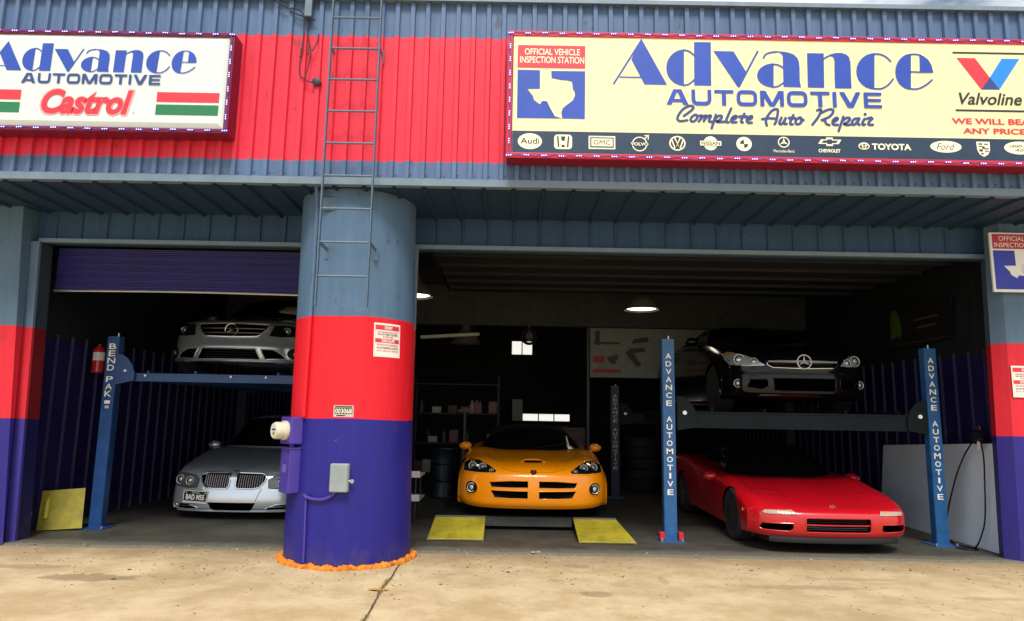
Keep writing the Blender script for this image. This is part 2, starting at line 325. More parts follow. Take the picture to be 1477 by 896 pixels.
SCRIPT= [[(1.737, 0.43), (1.791, 0.471), (1.834, 0.512), (1.824, 0.538), (1.788, 0.536), (1.73, 0.502), (1.687, 0.445), (1.671, 0.401), (1.686, 0.377), (1.72, 0.375), (1.77, 0.384)], [(1.847, 0.444), (1.816, 0.419), (1.804, 0.387), (1.823, 0.371), (1.857, 0.388), (1.874, 0.425), (1.863, 0.444), (1.847, 0.444)], [(1.87, 0.428), (1.908, 0.437), (1.923, 0.433), (1.888, 0.373)], [(1.905, 0.399), (1.946, 0.434), (1.965, 0.433), (1.937, 0.377)], [(1.951, 0.402), (1.988, 0.436), (2.011, 0.435), (1.991, 0.391), (1.998, 0.372), (2.021, 0.375)], [(2.061, 0.448), (2.048, 0.404), (2.015, 0.303)], [(2.048, 0.4), (2.087, 0.436), (2.118, 0.437), (2.117, 0.413), (2.086, 0.384), (2.063, 0.38), (2.085, 0.371), (2.146, 0.375)], [(2.219, 0.519), (2.19, 0.454), (2.166, 0.394), (2.169, 0.372), (2.188, 0.37)], [(2.223, 0.395), (2.262, 0.416), (2.27, 0.436), (2.255, 0.44), (2.227, 0.419), (2.214, 0.391), (2.226, 0.371), (2.268, 0.372)], [(2.351, 0.465), (2.322, 0.405), (2.315, 0.376), (2.332, 0.37)], [(2.3, 0.432), (2.373, 0.435)], [(2.383, 0.398), (2.421, 0.417), (2.428, 0.436), (2.413, 0.441), (2.387, 0.422), (2.373, 0.394), (2.386, 0.37), (2.424, 0.37)], [(2.574, 0.342), (2.567, 0.391), (2.582, 0.437), (2.631, 0.501), (2.675, 0.52), (2.693, 0.507), (2.685, 0.448), (2.67, 0.388), (2.653, 0.358)], [(2.529, 0.41), (2.594, 0.42), (2.675, 0.418)], [(2.727, 0.43), (2.704, 0.38), (2.711, 0.359), (2.738, 0.372), (2.77, 0.426)], [(2.767, 0.426), (2.751, 0.376), (2.759, 0.362), (2.776, 0.363)], [(2.848, 0.46), (2.815, 0.387), (2.816, 0.361), (2.836, 0.36)], [(2.804, 0.427), (2.86, 0.428)], [(2.907, 0.434), (2.876, 0.41), (2.866, 0.379), (2.883, 0.361), (2.917, 0.375), (2.932, 0.411), (2.92, 0.434), (2.907, 0.434)], [(2.924, 0.416), (2.946, 0.407)], [(3.091, 0.514), (3.113, 0.523), (3.132, 0.517), (3.101, 0.446), (3.036, 0.359)], [(3.13, 0.487), (3.199, 0.522), (3.246, 0.526), (3.253, 0.499), (3.212, 0.448), (3.133, 0.411)], [(3.142, 0.409), (3.167, 0.402), (3.178, 0.371), (3.208, 0.36)], [(3.248, 0.39), (3.288, 0.415), (3.297, 0.433), (3.28, 0.438), (3.253, 0.417), (3.241, 0.385), (3.255, 0.363), (3.293, 0.364)], [(3.354, 0.451), (3.334, 0.396), (3.298, 0.296)], [(3.338, 0.401), (3.383, 0.438), (3.417, 0.438), (3.411, 0.411), (3.371, 0.379), (3.354, 0.374), (3.387, 0.363), (3.426, 0.369)], [(3.516, 0.436), (3.468, 0.43), (3.441, 0.398), (3.443, 0.369), (3.469, 0.373), (3.511, 0.427)], [(3.513, 0.431), (3.496, 0.386), (3.512, 0.367)], [(3.567, 0.432), (3.543, 0.386), (3.55, 0.368), (3.568, 0.372)], [(3.588, 0.432), (3.632, 0.447), (3.648, 0.434)], [(3.641, 0.433), (3.607, 0.392), (3.61, 0.37), (3.649, 0.37)], [(3.576, 0.482), (3.577, 0.48)]]
TEXAS_LEFT= [(0.045, 0.899), (0.273, 0.898), (0.276, 0.696), (0.148, 0.692), (0.206, 0.614), (0.216, 0.574), (0.277, 0.528), (0.301, 0.566), (0.348, 0.562), (0.391, 0.473), (0.429, 0.404), (0.505, 0.38), (0.046, 0.377)]
TEXAS_RIGHT= [(0.389, 0.892), (0.736, 0.894), (0.733, 0.377), (0.505, 0.38), (0.495, 0.445), (0.509, 0.49), (0.542, 0.52), (0.607, 0.572), (0.631, 0.622), (0.633, 0.657), (0.611, 0.702), (0.602, 0.778), (0.545, 0.792), (0.502, 0.793), (0.393, 0.814)]
# ------------------------------------------------------------------ ground
def concrete(name, a_, b_, stain, sc=1.0, rough=0.85, oil=None, lip=None):
    m = bpy.data.materials.new(name); m.use_nodes = True; n = m.node_tree; b = n.nodes['Principled BSDF']; l = n.links.new
    t = n.nodes.new('ShaderNodeNewGeometry')
    def nse(s, det, ro, st=(1, 1, 1)):
        mp_ = n.nodes.new('ShaderNodeMapping'); mp_.inputs['Scale'].default_value = st; l(t.outputs['Position'], mp_.inputs['Vector'])
        q = n.nodes.new('ShaderNodeTexNoise'); q.inputs['Scale'].default_value = s; q.inputs['Detail'].default_value = det; q.inputs['Roughness'].default_value = ro
        l(mp_.outputs['Vector'], q.inputs['Vector']); return q.outputs['Fac']
    def rng(o, f0, f1, t0, t1):
        k = n.nodes.new('ShaderNodeMapRange'); k.interpolation_type = 'SMOOTHSTEP'
        for nm, v in (('From Min', f0), ('From Max', f1), ('To Min', t0), ('To Max', t1)): k.inputs[nm].default_value = v
        l(o, k.inputs['Value']); return k.outputs['Result']
    def mix(fac, A, B):
        x = n.nodes.new('ShaderNodeMix'); x.data_type = 'RGBA'; l(fac, x.inputs['Factor'])
        for s_, v in (('A', A), ('B', B)):
            if isinstance(v, tuple): x.inputs[s_].default_value = (*v, 1)
            else: l(v, x.inputs[s_])
        return x.outputs['Result']
    c = mix(rng(nse(1.5 * sc, 13, 0.74), 0.36, 0.64, 0, 1), a_, b_)
    c = mix(rng(nse(0.55 * sc, 6, 0.6), 0.50, 0.72, 0, 0.40), c, stain)
    c = mix(rng(nse(4.2 * sc, 11, 0.72), 0.56, 0.70, 0, 0.55), c, stain)
    c = mix(rng(nse(13.0 * sc, 8, 0.75), 0.60, 0.70, 0, 0.50), c, tuple(v * 1.1 for v in stain))
    c = mix(rng(nse(48, 5, 0.8), 0.62, 0.72, 0, 0.6), c, tuple(v * 0.5 for v in stain))
    c = mix(rng(nse(170, 3, 0.8), 0.56, 0.70, 0, 0.55), c, tuple(min(.9, v * 1.45) for v in b_))
    c = mix(rng(nse(210, 3, 0.8), 0.58, 0.72, 0, 0.55), c, tuple(v * 0.8 for v in stain))
    if oil:                       # darker along the threshold, and single oil spots where they lie
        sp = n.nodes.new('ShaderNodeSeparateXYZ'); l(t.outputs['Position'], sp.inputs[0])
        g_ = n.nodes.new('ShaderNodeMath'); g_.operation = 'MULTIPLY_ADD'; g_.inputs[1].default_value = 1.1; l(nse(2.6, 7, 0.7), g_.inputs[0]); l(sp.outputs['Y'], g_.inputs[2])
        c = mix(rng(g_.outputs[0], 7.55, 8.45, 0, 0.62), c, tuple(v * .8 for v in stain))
        for (ox, oy, rx, ry, k_) in oil:
            vm = n.nodes.new('ShaderNodeVectorMath'); vm.operation = 'SUBTRACT'; vm.inputs[1].default_value = (ox, oy, 0); l(t.outputs['Position'], vm.inputs[0])
            vs_ = n.nodes.new('ShaderNodeVectorMath'); vs_.operation = 'MULTIPLY'; vs_.inputs[1].default_value = (1 / rx, 1 / ry, 0); l(vm.outputs[0], vs_.inputs[0])
            ln = n.nodes.new('ShaderNodeVectorMath'); ln.operation = 'LENGTH'; l(vs_.outputs[0], ln.inputs[0])
            ad = n.nodes.new('ShaderNodeMath'); ad.operation = 'MULTIPLY_ADD'; ad.inputs[1].default_value = 1.6; l(nse(7, 6, 0.65), ad.inputs[0]); l(ln.outputs['Value'], ad.inputs[2])
            c = mix(rng(ad.outputs[0], 1.45, 1.75, k_, 0), c, tuple(v * .62 for v in stain))
    if lip:
        sp2 = n.nodes.new('ShaderNodeSeparateXYZ'); l(t.outputs['Position'], sp2.inputs[0])
        g2_ = n.nodes.new('ShaderNodeMath'); g2_.operation = 'MULTIPLY_ADD'; g2_.inputs[1].default_value = 0.55; l(nse(3.5, 9, 0.75), g2_.inputs[0]); l(sp2.outputs['Y'], g2_.inputs[2])
        c = mix(rng(g2_.outputs[0], 8.22, 8.52, .9, 0), c, lip)
        c = mix(rng(nse(16, 6, 0.8), 0.55, 0.68, 0, .7), c, tuple(v * .4 for v in stain))
    l(c, b.inputs['Base Color']); b.inputs['Roughness'].default_value = rough
    bu = n.nodes.new('ShaderNodeBump'); bu.inputs['Strength'].default_value = 0.6; bu.inputs['Distance'].default_value = 0.012
    l(nse(30, 10, 0.8), bu.inputs['Height']); l(bu.outputs['Normal'], b.inputs['Normal'])
    return m
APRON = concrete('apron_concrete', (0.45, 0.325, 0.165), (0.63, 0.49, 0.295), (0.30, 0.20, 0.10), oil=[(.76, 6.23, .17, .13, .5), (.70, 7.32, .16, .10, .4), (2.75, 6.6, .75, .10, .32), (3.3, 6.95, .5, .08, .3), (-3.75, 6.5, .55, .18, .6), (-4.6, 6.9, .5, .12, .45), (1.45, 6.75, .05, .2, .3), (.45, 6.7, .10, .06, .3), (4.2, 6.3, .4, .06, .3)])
SLAB = concrete('shop_floor', (0.045, 0.042, 0.034), (0.075, 0.070, 0.056), (0.018, 0.016, 0.013), 1.3, 0.6, lip=(0.16, 0.145, 0.11))  # floor tones darkened for the shade inside, paler lip is worn concrete
bm = bmesh.new()
quad(bm, [(-500, -500, 0), (500, -500, 0), (500, 500, 0), (-500, 500, 0)])
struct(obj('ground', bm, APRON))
# shop floor: its worn front edge stands a couple of centimetres above the apron
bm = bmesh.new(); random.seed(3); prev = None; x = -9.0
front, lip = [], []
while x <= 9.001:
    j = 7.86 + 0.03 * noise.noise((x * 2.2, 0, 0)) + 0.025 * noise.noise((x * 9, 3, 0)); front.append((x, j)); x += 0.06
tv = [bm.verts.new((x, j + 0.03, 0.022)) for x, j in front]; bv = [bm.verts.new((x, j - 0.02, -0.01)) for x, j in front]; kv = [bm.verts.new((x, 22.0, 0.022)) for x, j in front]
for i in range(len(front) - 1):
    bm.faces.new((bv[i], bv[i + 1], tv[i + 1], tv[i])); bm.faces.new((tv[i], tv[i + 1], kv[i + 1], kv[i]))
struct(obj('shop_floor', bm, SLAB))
# crumbs along the broken slab edge
bm = bmesh.new(); random.seed(11)
for i in range(230):
    x = random.uniform(-6, 6.2)
    if noise.noise((x * 1.3, 7, 2)) < -.05: continue
    y = 7.86 + random.gauss(-0.01, 0.05); s_ = random.uniform(0.004, 0.014) * (1.6 if random.random() < .1 else 1)
    v = bmesh.ops.create_icosphere(bm, subdivisions=1, radius=s_)['verts']
    for q in v: q.co = Vector((q.co.x * random.uniform(.7, 1.5), q.co.y, q.co.z * 0.6)) + Vector((x, y, 0.006 + (0.018 if y > 7.87 else 0)))
o = obj('concrete_rubble', bm, mat('pale_rubble', (0.30, 0.26, 0.20), 0.9, var=0.4, vscale=9)); o['kind'] = 'stuff'
bm = bmesh.new(); random.seed(17)
for i in range(900):
    y = 7.8 - abs(random.gauss(0, 1.0)); x = random.uniform(-5.6, 5.8)
    if y < 4.6 or noise.noise((x * .8, y * .8, 5)) < -.15: continue
    s_ = random.uniform(.003, .008) * (2.2 if random.random() < .04 else 1); v = bmesh.ops.create_icosphere(bm, subdivisions=1, radius=s_)['verts']; st_ = Vector((random.uniform(.6, 2.2), random.uniform(.6, 1.6), .5)); k_ = random.randint(0, 2)
    for q in v: q.co = Vector((q.co.x * st_.x + x, q.co.y * st_.y + y, q.co.z * st_.z + .002))
    for f in {f for q in v for f in q.link_faces}: f.material_index = k_
o = obj('grit', bm, [mat('grit_dark', (.06, .045, .03), .9), mat('grit_tan', (.30, .22, .12), .9), mat('grit_leaf', (.20, .10, .03), .9)]); o['kind'] = 'stuff'
# joint between two pours of the apron, with the weeds in it
JP = [(-1.075, 7.5), (-1.085, 7.1), (-1.07, 6.7), (-1.08, 6.3), (-1.055, 5.8), (-1.04, 5.3), (-1.045, 4.6), (-1.02, 3.6), (-1.03, 2.2), (-1.0, 0.0), (-1.0, -6)]
JP = [Vector((q[0], q[1], 0)) for q in JP]; J = crom(JP, 14); bm = bmesh.new(); pr = None
for i, q in enumerate(J):
    w = 0.009 + 0.005 * noise.noise(q * 9); sx = 0.006 * noise.noise(q * 14 + Vector((5, 0, 0)))
    a_, b_ = bm.verts.new((q.x + sx - w, q.y, 0.004)), bm.verts.new((q.x + sx + w, q.y, 0.004))
    if pr: bm.faces.new((pr[0], pr[1], b_, a_))
    pr = (a_, b_)
struct(obj('ground_joint', bm, mat('joint_dirt', (0.09, 0.065, 0.03), 0.95, var=0.4, vscale=20)))
bm = bmesh.new(); random.seed(5)
for i in range(900):
    t = random.random() ** 1.2; k = int(t * 72); q = J[k]; pat = noise.noise(q * 3.1)
    if pat < -0.12: continue
    b_ = q + Vector((random.gauss(0, 0.012), random.uniform(-.03, .03), 0.003)); an = random.uniform(0, 6.28); h_ = random.uniform(.008, .028)
    d_ = Vector((math.cos(an), math.sin(an), 0)); s_ = d_.orthogonal().normalized() * 0.0025
    bm.faces.new([bm.verts.new(b_ - s_), bm.verts.new(b_ + s_), bm.verts.new(b_ + d_ * h_ * .8 + Vector((0, 0, h_)))]).material_index = random.randint(0, 1)
o = obj('weeds', bm, [mat('dry_weed', (0.34, 0.17, 0.03), 0.8), mat('green_weed', (0.10, 0.12, 0.03), 0.8)]); o['kind'] = 'stuff'

# ------------------------------------------------------------------ the building
garage = thing('garage_building', 'metal sided auto repair garage painted slate, red and purple with two open bays', 'garage', (0, 8.0, 0))
def sheet(bm, prof, fn, lo, hi):
    a_ = [bm.verts.new(fn(x, h_, lo)) for x, h_ in prof]; b_ = [bm.verts.new(fn(x, h_, hi)) for x, h_ in prof]
    for i in range(len(prof) - 1): bm.faces.new((a_[i], a_[i + 1], b_[i + 1], b_[i]))
YF = 6.9
bm = bmesh.new(); sheet(bm, ribs(-8.5, 8.5, 0.163, 0.060, 0.036, 0.14, 0.02), lambda x, h_, z: (x, YF - h_, z), 3.90, 5.875)
obj('fascia', bm, FASCIA, garage)
bm = bmesh.new(); sheet(bm, [(3.90, 0), (3.90, .034), (3.822, .036), (3.822, -.05)], lambda z, h_, x: (x, YF - h_, z), -8.5, 8.5)
obj('fascia_flashing', bm, TRIM, garage)
bm = bmesh.new(); random.seed(2)
x = -8.4
while x < 8.4:
    lathe(bm, [(0.009, -0.044), (0.009, -0.03)], (x + random.uniform(-.012, .012), YF, 3.93 + random.uniform(-.01, .01)), 'Y', 8); x += 0.163
obj('screw', bm, mat('screw_head', (0.05, 0.06, 0.08), 0.5), garage)['kind'] = 'stuff'
bm = bmesh.new(); bx(bm, -8.6, 8.6, YF - .06, YF + .35, 5.876, 5.918, .01); bx(bm, -8.6, 8.6, YF - .075, YF - .06, 5.865, 5.912)
obj('roof_coping', bm, mat('coping', (0.16, 0.22, 0.29), 0.45, var=0.15), garage)
bm = bmesh.new(); bx(bm, -8.6, 8.6, YF + .351, 21, 5.55, 5.78); obj('roof', bm, GALV, garage)
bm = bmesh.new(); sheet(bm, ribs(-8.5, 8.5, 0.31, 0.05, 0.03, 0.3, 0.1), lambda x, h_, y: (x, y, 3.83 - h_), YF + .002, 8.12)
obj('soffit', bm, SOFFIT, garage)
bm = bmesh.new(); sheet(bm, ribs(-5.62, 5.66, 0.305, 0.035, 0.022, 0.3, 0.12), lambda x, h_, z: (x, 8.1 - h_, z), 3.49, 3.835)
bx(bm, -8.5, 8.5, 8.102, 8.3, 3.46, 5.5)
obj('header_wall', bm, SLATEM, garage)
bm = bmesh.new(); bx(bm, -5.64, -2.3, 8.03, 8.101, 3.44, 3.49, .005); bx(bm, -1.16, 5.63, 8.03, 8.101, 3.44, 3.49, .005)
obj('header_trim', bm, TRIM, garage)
def pier(pts_top, pts_bot, z0, z1):
    bm = bmesh.new(); n = len(pts_top)
    a_ = [bm.verts.new((*q, z0)) for q in pts_bot]; b_ = [bm.verts.new((*q, z1)) for q in pts_top]
    for i in range(n): bm.faces.new((a_[i], a_[(i + 1) % n], b_[(i + 1) % n], b_[i]))
    bm.faces.new(a_[::-1]); bm.faces.new(b_); return bm
obj('pier', pier([(-8, 7.86), (-5.74, 7.86), (-5.72, 8.0), (-5.72, 8.11), (-8, 8.11)], [(-8, 7.86), (-5.50, 7.86), (-5.59, 8.0), (-5.59, 8.11), (-8, 8.11)], 0, 3.826), PIERPAINT, garage)
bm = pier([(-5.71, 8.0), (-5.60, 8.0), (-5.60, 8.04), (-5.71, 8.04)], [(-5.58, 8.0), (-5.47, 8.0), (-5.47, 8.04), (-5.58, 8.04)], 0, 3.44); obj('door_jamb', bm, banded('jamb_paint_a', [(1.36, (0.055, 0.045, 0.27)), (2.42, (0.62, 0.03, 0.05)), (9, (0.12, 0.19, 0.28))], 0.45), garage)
bm = pier([(-5.72, 8.041), (-5.61, 8.041), (-5.61, 8.26), (-5.72, 8.26)], [(-5.59, 8.041), (-5.48, 8.041), (-5.48, 8.26), (-5.59, 8.26)], 0, 3.44); obj('door_jamb', bm, banded('jamb_paint_shaded', [(1.36, (0.012, 0.009, 0.075)), (2.42, (0.17, 0.008, 0.012)), (9, (0.035, 0.055, 0.075))], 0.5), garage)  # same jamb bands in darker colours, standing for shade on the return
obj('pier', pier([(5.69, 7.88), (8, 7.88), (8, 8.3), (5.74, 8.3), (5.60, 8.01)], [(5.61, 7.88), (8, 7.88), (8, 8.3), (5.66, 8.3), (5.51, 8.01)], 0, 3.826), PIERPAINT, garage)
bm = bmesh.new(); bx(bm, -2.45, -1.20, 8.0, 8.3, 0, 3.825); obj('pier', bm, PIERPAINT, garage)
bm = bmesh.new(); bx(bm, -1.20, -1.125, 8.02, 8.1, 0, 3.44, .006); bx(bm, -1.198, -1.16, 8.1, 8.3, 0, 3.43); obj('door_jamb', bm, banded('jamb_paint_b', [(1.40, (0.06, 0.045, 0.27)), (2.46, (0.42, 0.02, 0.04)), (9, (0.14, 0.20, 0.27))], 0.4), garage)
# inside
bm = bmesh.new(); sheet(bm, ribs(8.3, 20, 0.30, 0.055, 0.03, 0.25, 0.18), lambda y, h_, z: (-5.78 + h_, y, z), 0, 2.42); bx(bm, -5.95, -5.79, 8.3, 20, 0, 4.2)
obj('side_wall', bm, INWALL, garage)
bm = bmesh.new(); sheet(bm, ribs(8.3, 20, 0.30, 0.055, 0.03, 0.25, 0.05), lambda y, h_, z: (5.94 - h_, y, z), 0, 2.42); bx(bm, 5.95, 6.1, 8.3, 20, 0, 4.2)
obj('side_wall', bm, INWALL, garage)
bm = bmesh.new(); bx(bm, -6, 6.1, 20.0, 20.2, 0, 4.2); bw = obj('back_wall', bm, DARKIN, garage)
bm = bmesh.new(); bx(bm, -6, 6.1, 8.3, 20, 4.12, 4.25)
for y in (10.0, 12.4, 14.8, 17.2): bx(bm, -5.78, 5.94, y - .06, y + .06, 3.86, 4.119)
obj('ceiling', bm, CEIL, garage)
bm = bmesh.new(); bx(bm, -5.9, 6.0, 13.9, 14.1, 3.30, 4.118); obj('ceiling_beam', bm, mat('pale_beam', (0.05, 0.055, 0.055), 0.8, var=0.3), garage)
# rolled-up purple door of the left bay: thin horizontal slats
bm = bmesh.new(); pr2 = []
for i in range(46):
    z = 2.905 + i * 0.0115; pr2.append((z, 0.008 * (i % 2) + 0.004 * math.sin(i * .8)))
sheet(bm, pr2, lambda z, h_, x: (x, 8.28 - h_, z + 0.012 * math.sin((x + 5.5) * 1.1)), -5.54, -2.4)
nd = 12
rd = obj('roller_door', bm, mat('door_purple', (0.013, 0.012, 0.12), 0.5, var=0.2, vscale=3), garage)
bm = bmesh.new()
tube(bm, [(-5.54 + 3.14 * i / 20, 8.27, 2.895 + 0.012 * math.sin(3.14 * i / 20 * 1.1)) for i in range(21)], 0.016, 8); obj('bottom_rail', bm, STEEL, rd)
# sectional door of the wide bay, parked overhead
bm = bmesh.new()
for k in range(5): bx(bm, -1.0, 5.5, 8.42 + k * .62, 9.02 + k * .62, 3.50 + k * .012, 3.54 + k * .012, .006)
od = obj('overhead_door', bm, mat('door_grey', (0.006, 0.009, 0.014), 0.6, var=0.25, vscale=2), garage)
bm = bmesh.new()
for k in range(5): bx(bm, -1.0, 5.5, 8.50 + k * .62, 8.53 + k * .62, 3.455 + k * .012, 3.499 + k * .012)
obj('door_strut', bm, mat('shade_dark_steel', (0.012, 0.015, 0.020), .6, .3, var=.3), od)  # strut colour darkened for the shade under the ceiling
bm = bmesh.new()
for x in (-1.06, 5.56):
    bm = bmesh.new(); bx(bm, x - .02, x + .02, 8.35, 11.6, 3.56, 3.60); obj('door_track', bm, MATS['shade_dark_steel'], od)
# windows in the far wall that let daylight in
LITW = mat('daylight_pane', (0.8, 0.8, 0.75), 0.4, emit=(1.0, 0.98, 0.88), estr=.8)
for (x0, x1, z0, z1, nb) in ((0.36, 1.69, 1.36, 1.55, 3), (0.02, 0.60, 3.24, 3.62, 2)):
    bm = bmesh.new(); t_ = 0.05
    bx(bm, x0 - t_, x1 + t_, 19.95, 19.998, z1, z1 + t_); bx(bm, x0 - t_, x1 + t_, 19.95, 19.998, z0 - t_, z0); bx(bm, x0 - t_, x0, 19.95, 19.998, z0, z1); bx(bm, x1, x1 + t_, 19.95, 19.998, z0, z1)
    for k in range(1, nb): xx = x0 + (x1 - x0) * k / nb; bx(bm, xx - .015, xx + .015, 19.955, 19.998, z0 + .001, z1 - .001)
    wd = obj('window', bm, DARKIN, garage); bm = bmesh.new(); quad(bm, [(x0, 19.99, z0), (x1, 19.99, z0), (x1, 19.99, z1), (x0, 19.99, z1)]); obj('pane', bm, LITW, wd)

# ------------------------------------------------------------------ the round column
CX, CY, CR = -1.69, 7.635, 0.654
bm = bmesh.new(); lathe(bm, [(CR - .007 * z, z) for z in (0.0, 1.2, 2.6, 3.826)], (CX, CY, 0), 'Z', 96)
for q in bm.verts: q.co.x -= .014 * q.co.z
column = obj('round_column', bm, COLPAINT, smooth=True); tag(column, 'thick round column banded slate, red and purple between the two bays', 'column')
bm = bmesh.new(); random.seed(21)
NS = 420; ringv = []
for i in range(NS + 1):
    an = math.pi * (0.93 + 1.17 * i / NS); row = []
    n1 = noise.noise((an * 5, 1.3, 0)); n2 = noise.noise((an * 17, 4.1, 0)); wd = .038 + .020 * n1 + .012 * n2; ht = .042 + .024 * noise.noise((an * 8, 9.7, 0)) + .012 * noise.noise((an * 30, 2, 0))
    for k in range(9):
        t = math.pi * k / 8; rr = CR - .01 + wd * (1 - math.cos(t)) * .5 * 1.7; z = ht * math.sin(t) ** .7
        q = Vector((CX + rr * math.cos(an), CY + rr * math.sin(an), z)); row.append(bm.verts.new(q + Vector((math.cos(an), math.sin(an), .6)) * (.016 * noise.noise(q * 32) + .007 * noise.noise(q * 90))))
    ringv.append(row)
for i in range(NS):
    for k in range(8): bm.faces.new((ringv[i][k], ringv[i + 1][k], ringv[i + 1][k + 1], ringv[i][k + 1]))
foam = obj('sealing_foam', bm, mat('orange_foam', (0.66, 0.20, 0.012), 0.9, var=0.55, vscale=14, bump=0.5, bscale=120), smooth=True, angle=80)
tag(foam, 'lumpy orange foam ring around the foot of the round column', 'foam')
def oncol(an0, z0):
    """wrap (x, z) round the column; an0 is the angle of x = 0"""
    def fn(x, z, d): an = an0 + x / CR; zz = z0 + z; return Vector((CX - .014 * zz + (CR - .007 * zz + d) * math.cos(an), CY + (CR - .007 * zz + d) * math.sin(an), zz))
    return fn
def flatp(x0, y0, z0): return lambda x, z, d: Vector((x0 + x, y0 - d, z0 + z))

# ------------------------------------------------------------------ the two big sign boards
def led_string(sign, x0, x1, z0, z1, y, sides, step):
    bm = bmesh.new(); bx(bm, -.032, .032, -.004, .0, -.0075, .0075)
    for k in (-1, 0, 1): lathe(bm, [(0.0058, -0.008), (0.0058, -0.004)], (k * .021, 0, 0), 'Y', 8, mi=1)
    base = None; pts = []
    nx = int((x1 - x0) / step); nz_ = max(2, int((z1 - z0) / (step * .85)))
    for k in range(nx + 1): pts.append((x0 + (x1 - x0) * k / nx, z1, 0)); pts.append((x0 + (x1 - x0) * k / nx, z0, 0))
    for sx in sides:
        for k in range(1, nz_): pts.append((sx, z0 + (z1 - z0) * k / nz_, 1))
    random.seed(4); wires = bmesh.new()
    for i, (x, z, v) in enumerate(pts):
        if base is None: o = obj('led_module', bm, [WIREP, LEDB], sign, world=False); base = o
        else: o = base.copy(); COL.objects.link(o); o.parent = sign
        o.location = Vector((x, y, z + random.uniform(-.004, .004))) - off(sign); o.rotation_euler = (0, R(90) * v + random.uniform(-.06, .06), 0)
    for z in (z0, z1):
        q = [Vector((x0 + (x1 - x0) * k / (nx * 4), y - .004, z + random.uniform(-.012, .012) * (k % 4 != 0))) for k in range(nx * 4 + 1)]; tube(wires, q, 0.0035, 5)
    for sx in sides:
        q = [Vector((sx + random.uniform(-.012, .012) * (k % 4 != 0), y - .004, z0 + (z1 - z0) * k / (nz_ * 4))) for k in range(nz_ * 4 + 1)]; tube(wires, q, 0.0035, 5)
    obj('led_wire', wires, WIREP, sign)
def advance(fl, fx, fz, ws, m):
    for q in ADV_POLYS: fl.poly([(fx(x), fz(z)) for x, z in q], m, 1)
    for q, w in ADV_STROKES: fl.stroke([(fx(x), fz(z)) for x, z in q], w * ws, m, 1)
def automotive(fl, x0, x1, z0, z1, m):
    """wide block capitals, drawn letter by letter"""
    u = (x1 - x0) / 14.56; h = z1 - z0; x = 0.0
    pt = lambda q: (x0 + (x + q[0]) * u, z0 + q[1] * h)
    P = lambda *q: fl.poly([pt(v) for v in q], m, 1)
    Rr = lambda a_, b_, c_, d_: P((a_, c_), (b_, c_), (b_, d_), (a_, d_))
    def loop(pts, w, closed):
        n = len(pts); I_ = []; O_ = []
        for i in range(n):
            a_, b_ = Vector(pts[(i - 1) % n] if closed or i else pts[0]), Vector(pts[(i + 1) % n] if closed or i < n - 1 else pts[-1]); t = (b_ - a_).normalized(); q = Vector((-t.y, t.x)) * w / 2
            I_.append((pts[i][0] + q.x, pts[i][1] + q.y)); O_.append((pts[i][0] - q.x, pts[i][1] - q.y))
        for i in range(n if closed else n - 1): P(I_[i], I_[(i + 1) % n], O_[(i + 1) % n], O_[i])
    for c in 'AUTOMOTIVE':
        if c == 'A': P((0, 0), (.48, 1), (.80, 1), (.34, 0)); P((.70, 1), (1.02, 1), (1.5, 0), (1.16, 0)); Rr(.5, 1.0, .80, 1.0); P((.36, .18), (1.14, .18), (1.05, .38), (.45, .38)); w = 1.5
        elif c == 'U': loop([(.13, 1), (.13, .36)] + [(.39 - .26 * math.cos(R(k)), .36 - .25 * math.sin(R(k))) for k in (20, 45, 70, 90)] + [(.96 + .26 * math.sin(R(k)), .36 - .25 * math.cos(R(k))) for k in (0, 20, 45, 70)] + [(1.22, .36), (1.22, 1)], .25, False); w = 1.35
        elif c == 'T': Rr(0, 1.3, .79, 1); Rr(.51, .79, 0, .80); w = 1.3
        elif c == 'O': loop(rrect(.13, 1.27, .11, .89, .24, 4), .24, True); w = 1.4
        elif c == 'M': Rr(0, .27, 0, 1); Rr(1.33, 1.6, 0, 1); P((0, 1), (.36, 1), (.93, .0), (.64, 0)); P((1.24, 1), (1.6, 1), (.96, 0), (.67, 0)); w = 1.6
        elif c == 'I': Rr(0, .26, 0, 1); w = .26
        elif c == 'V': P((0, 1), (.33, 1), (.89, 0), (.56, 0)); P((1.12, 1), (1.45, 1), (.92, 0), (.57, 0)); w = 1.45
        else: Rr(0, .26, 0, 1); Rr(.2, 1.2, .80, 1); Rr(.2, 1.15, .41, .59); Rr(.2, 1.2, 0, .20); w = 1.2
        x += w + .2
# right board
SX, SZ, SY = -0.03, 4.10, 6.65
sgn = thing('shop_sign', 'long cream sign board with a strip of car badges along its foot', 'sign', (2.6, 6.8, SZ))
bm = bmesh.new(); bx(bm, SX - .055, 5.85, SY + .012, YF - .03, SZ - .045, SZ + 1.325, .008); obj('sign_box', bm, BOXRED, sgn)
bm = bmesh.new(); bx(bm, SX, 5.80, SY, SY + .014, SZ + .005, SZ + 1.275, .003); obj('sign_face', bm, SIGNCREAM, sgn)
for z in (-.045, 1.27):
    bm = bmesh.new(); bx(bm, SX - .058, 5.85, SY - .012, SY + .011, SZ + z, SZ + z + .055, .005); obj('sign_frame', bm, SIGNRED, sgn)
bm = bmesh.new(); bx(bm, SX - .058, SX - .006, SY - .012, SY + .011, SZ + .011, SZ + 1.269, .005); obj('sign_frame', bm, SIGNRED, sgn)
fn = flatp(SX, SY, SZ)
fl = Flat(fn); fl.rect(0.002, 5.82, 0.013, 0.242, STRIP); fl.build('badge_strip', sgn)
fl = Flat(fn); advance(fl, lambda x: x, lambda z: z, 1.0, SIGNBLUE); automotive(fl, 1.562, 3.752, 0.547, 0.715, SIGNBLUE); fl.build('shop_name', sgn)
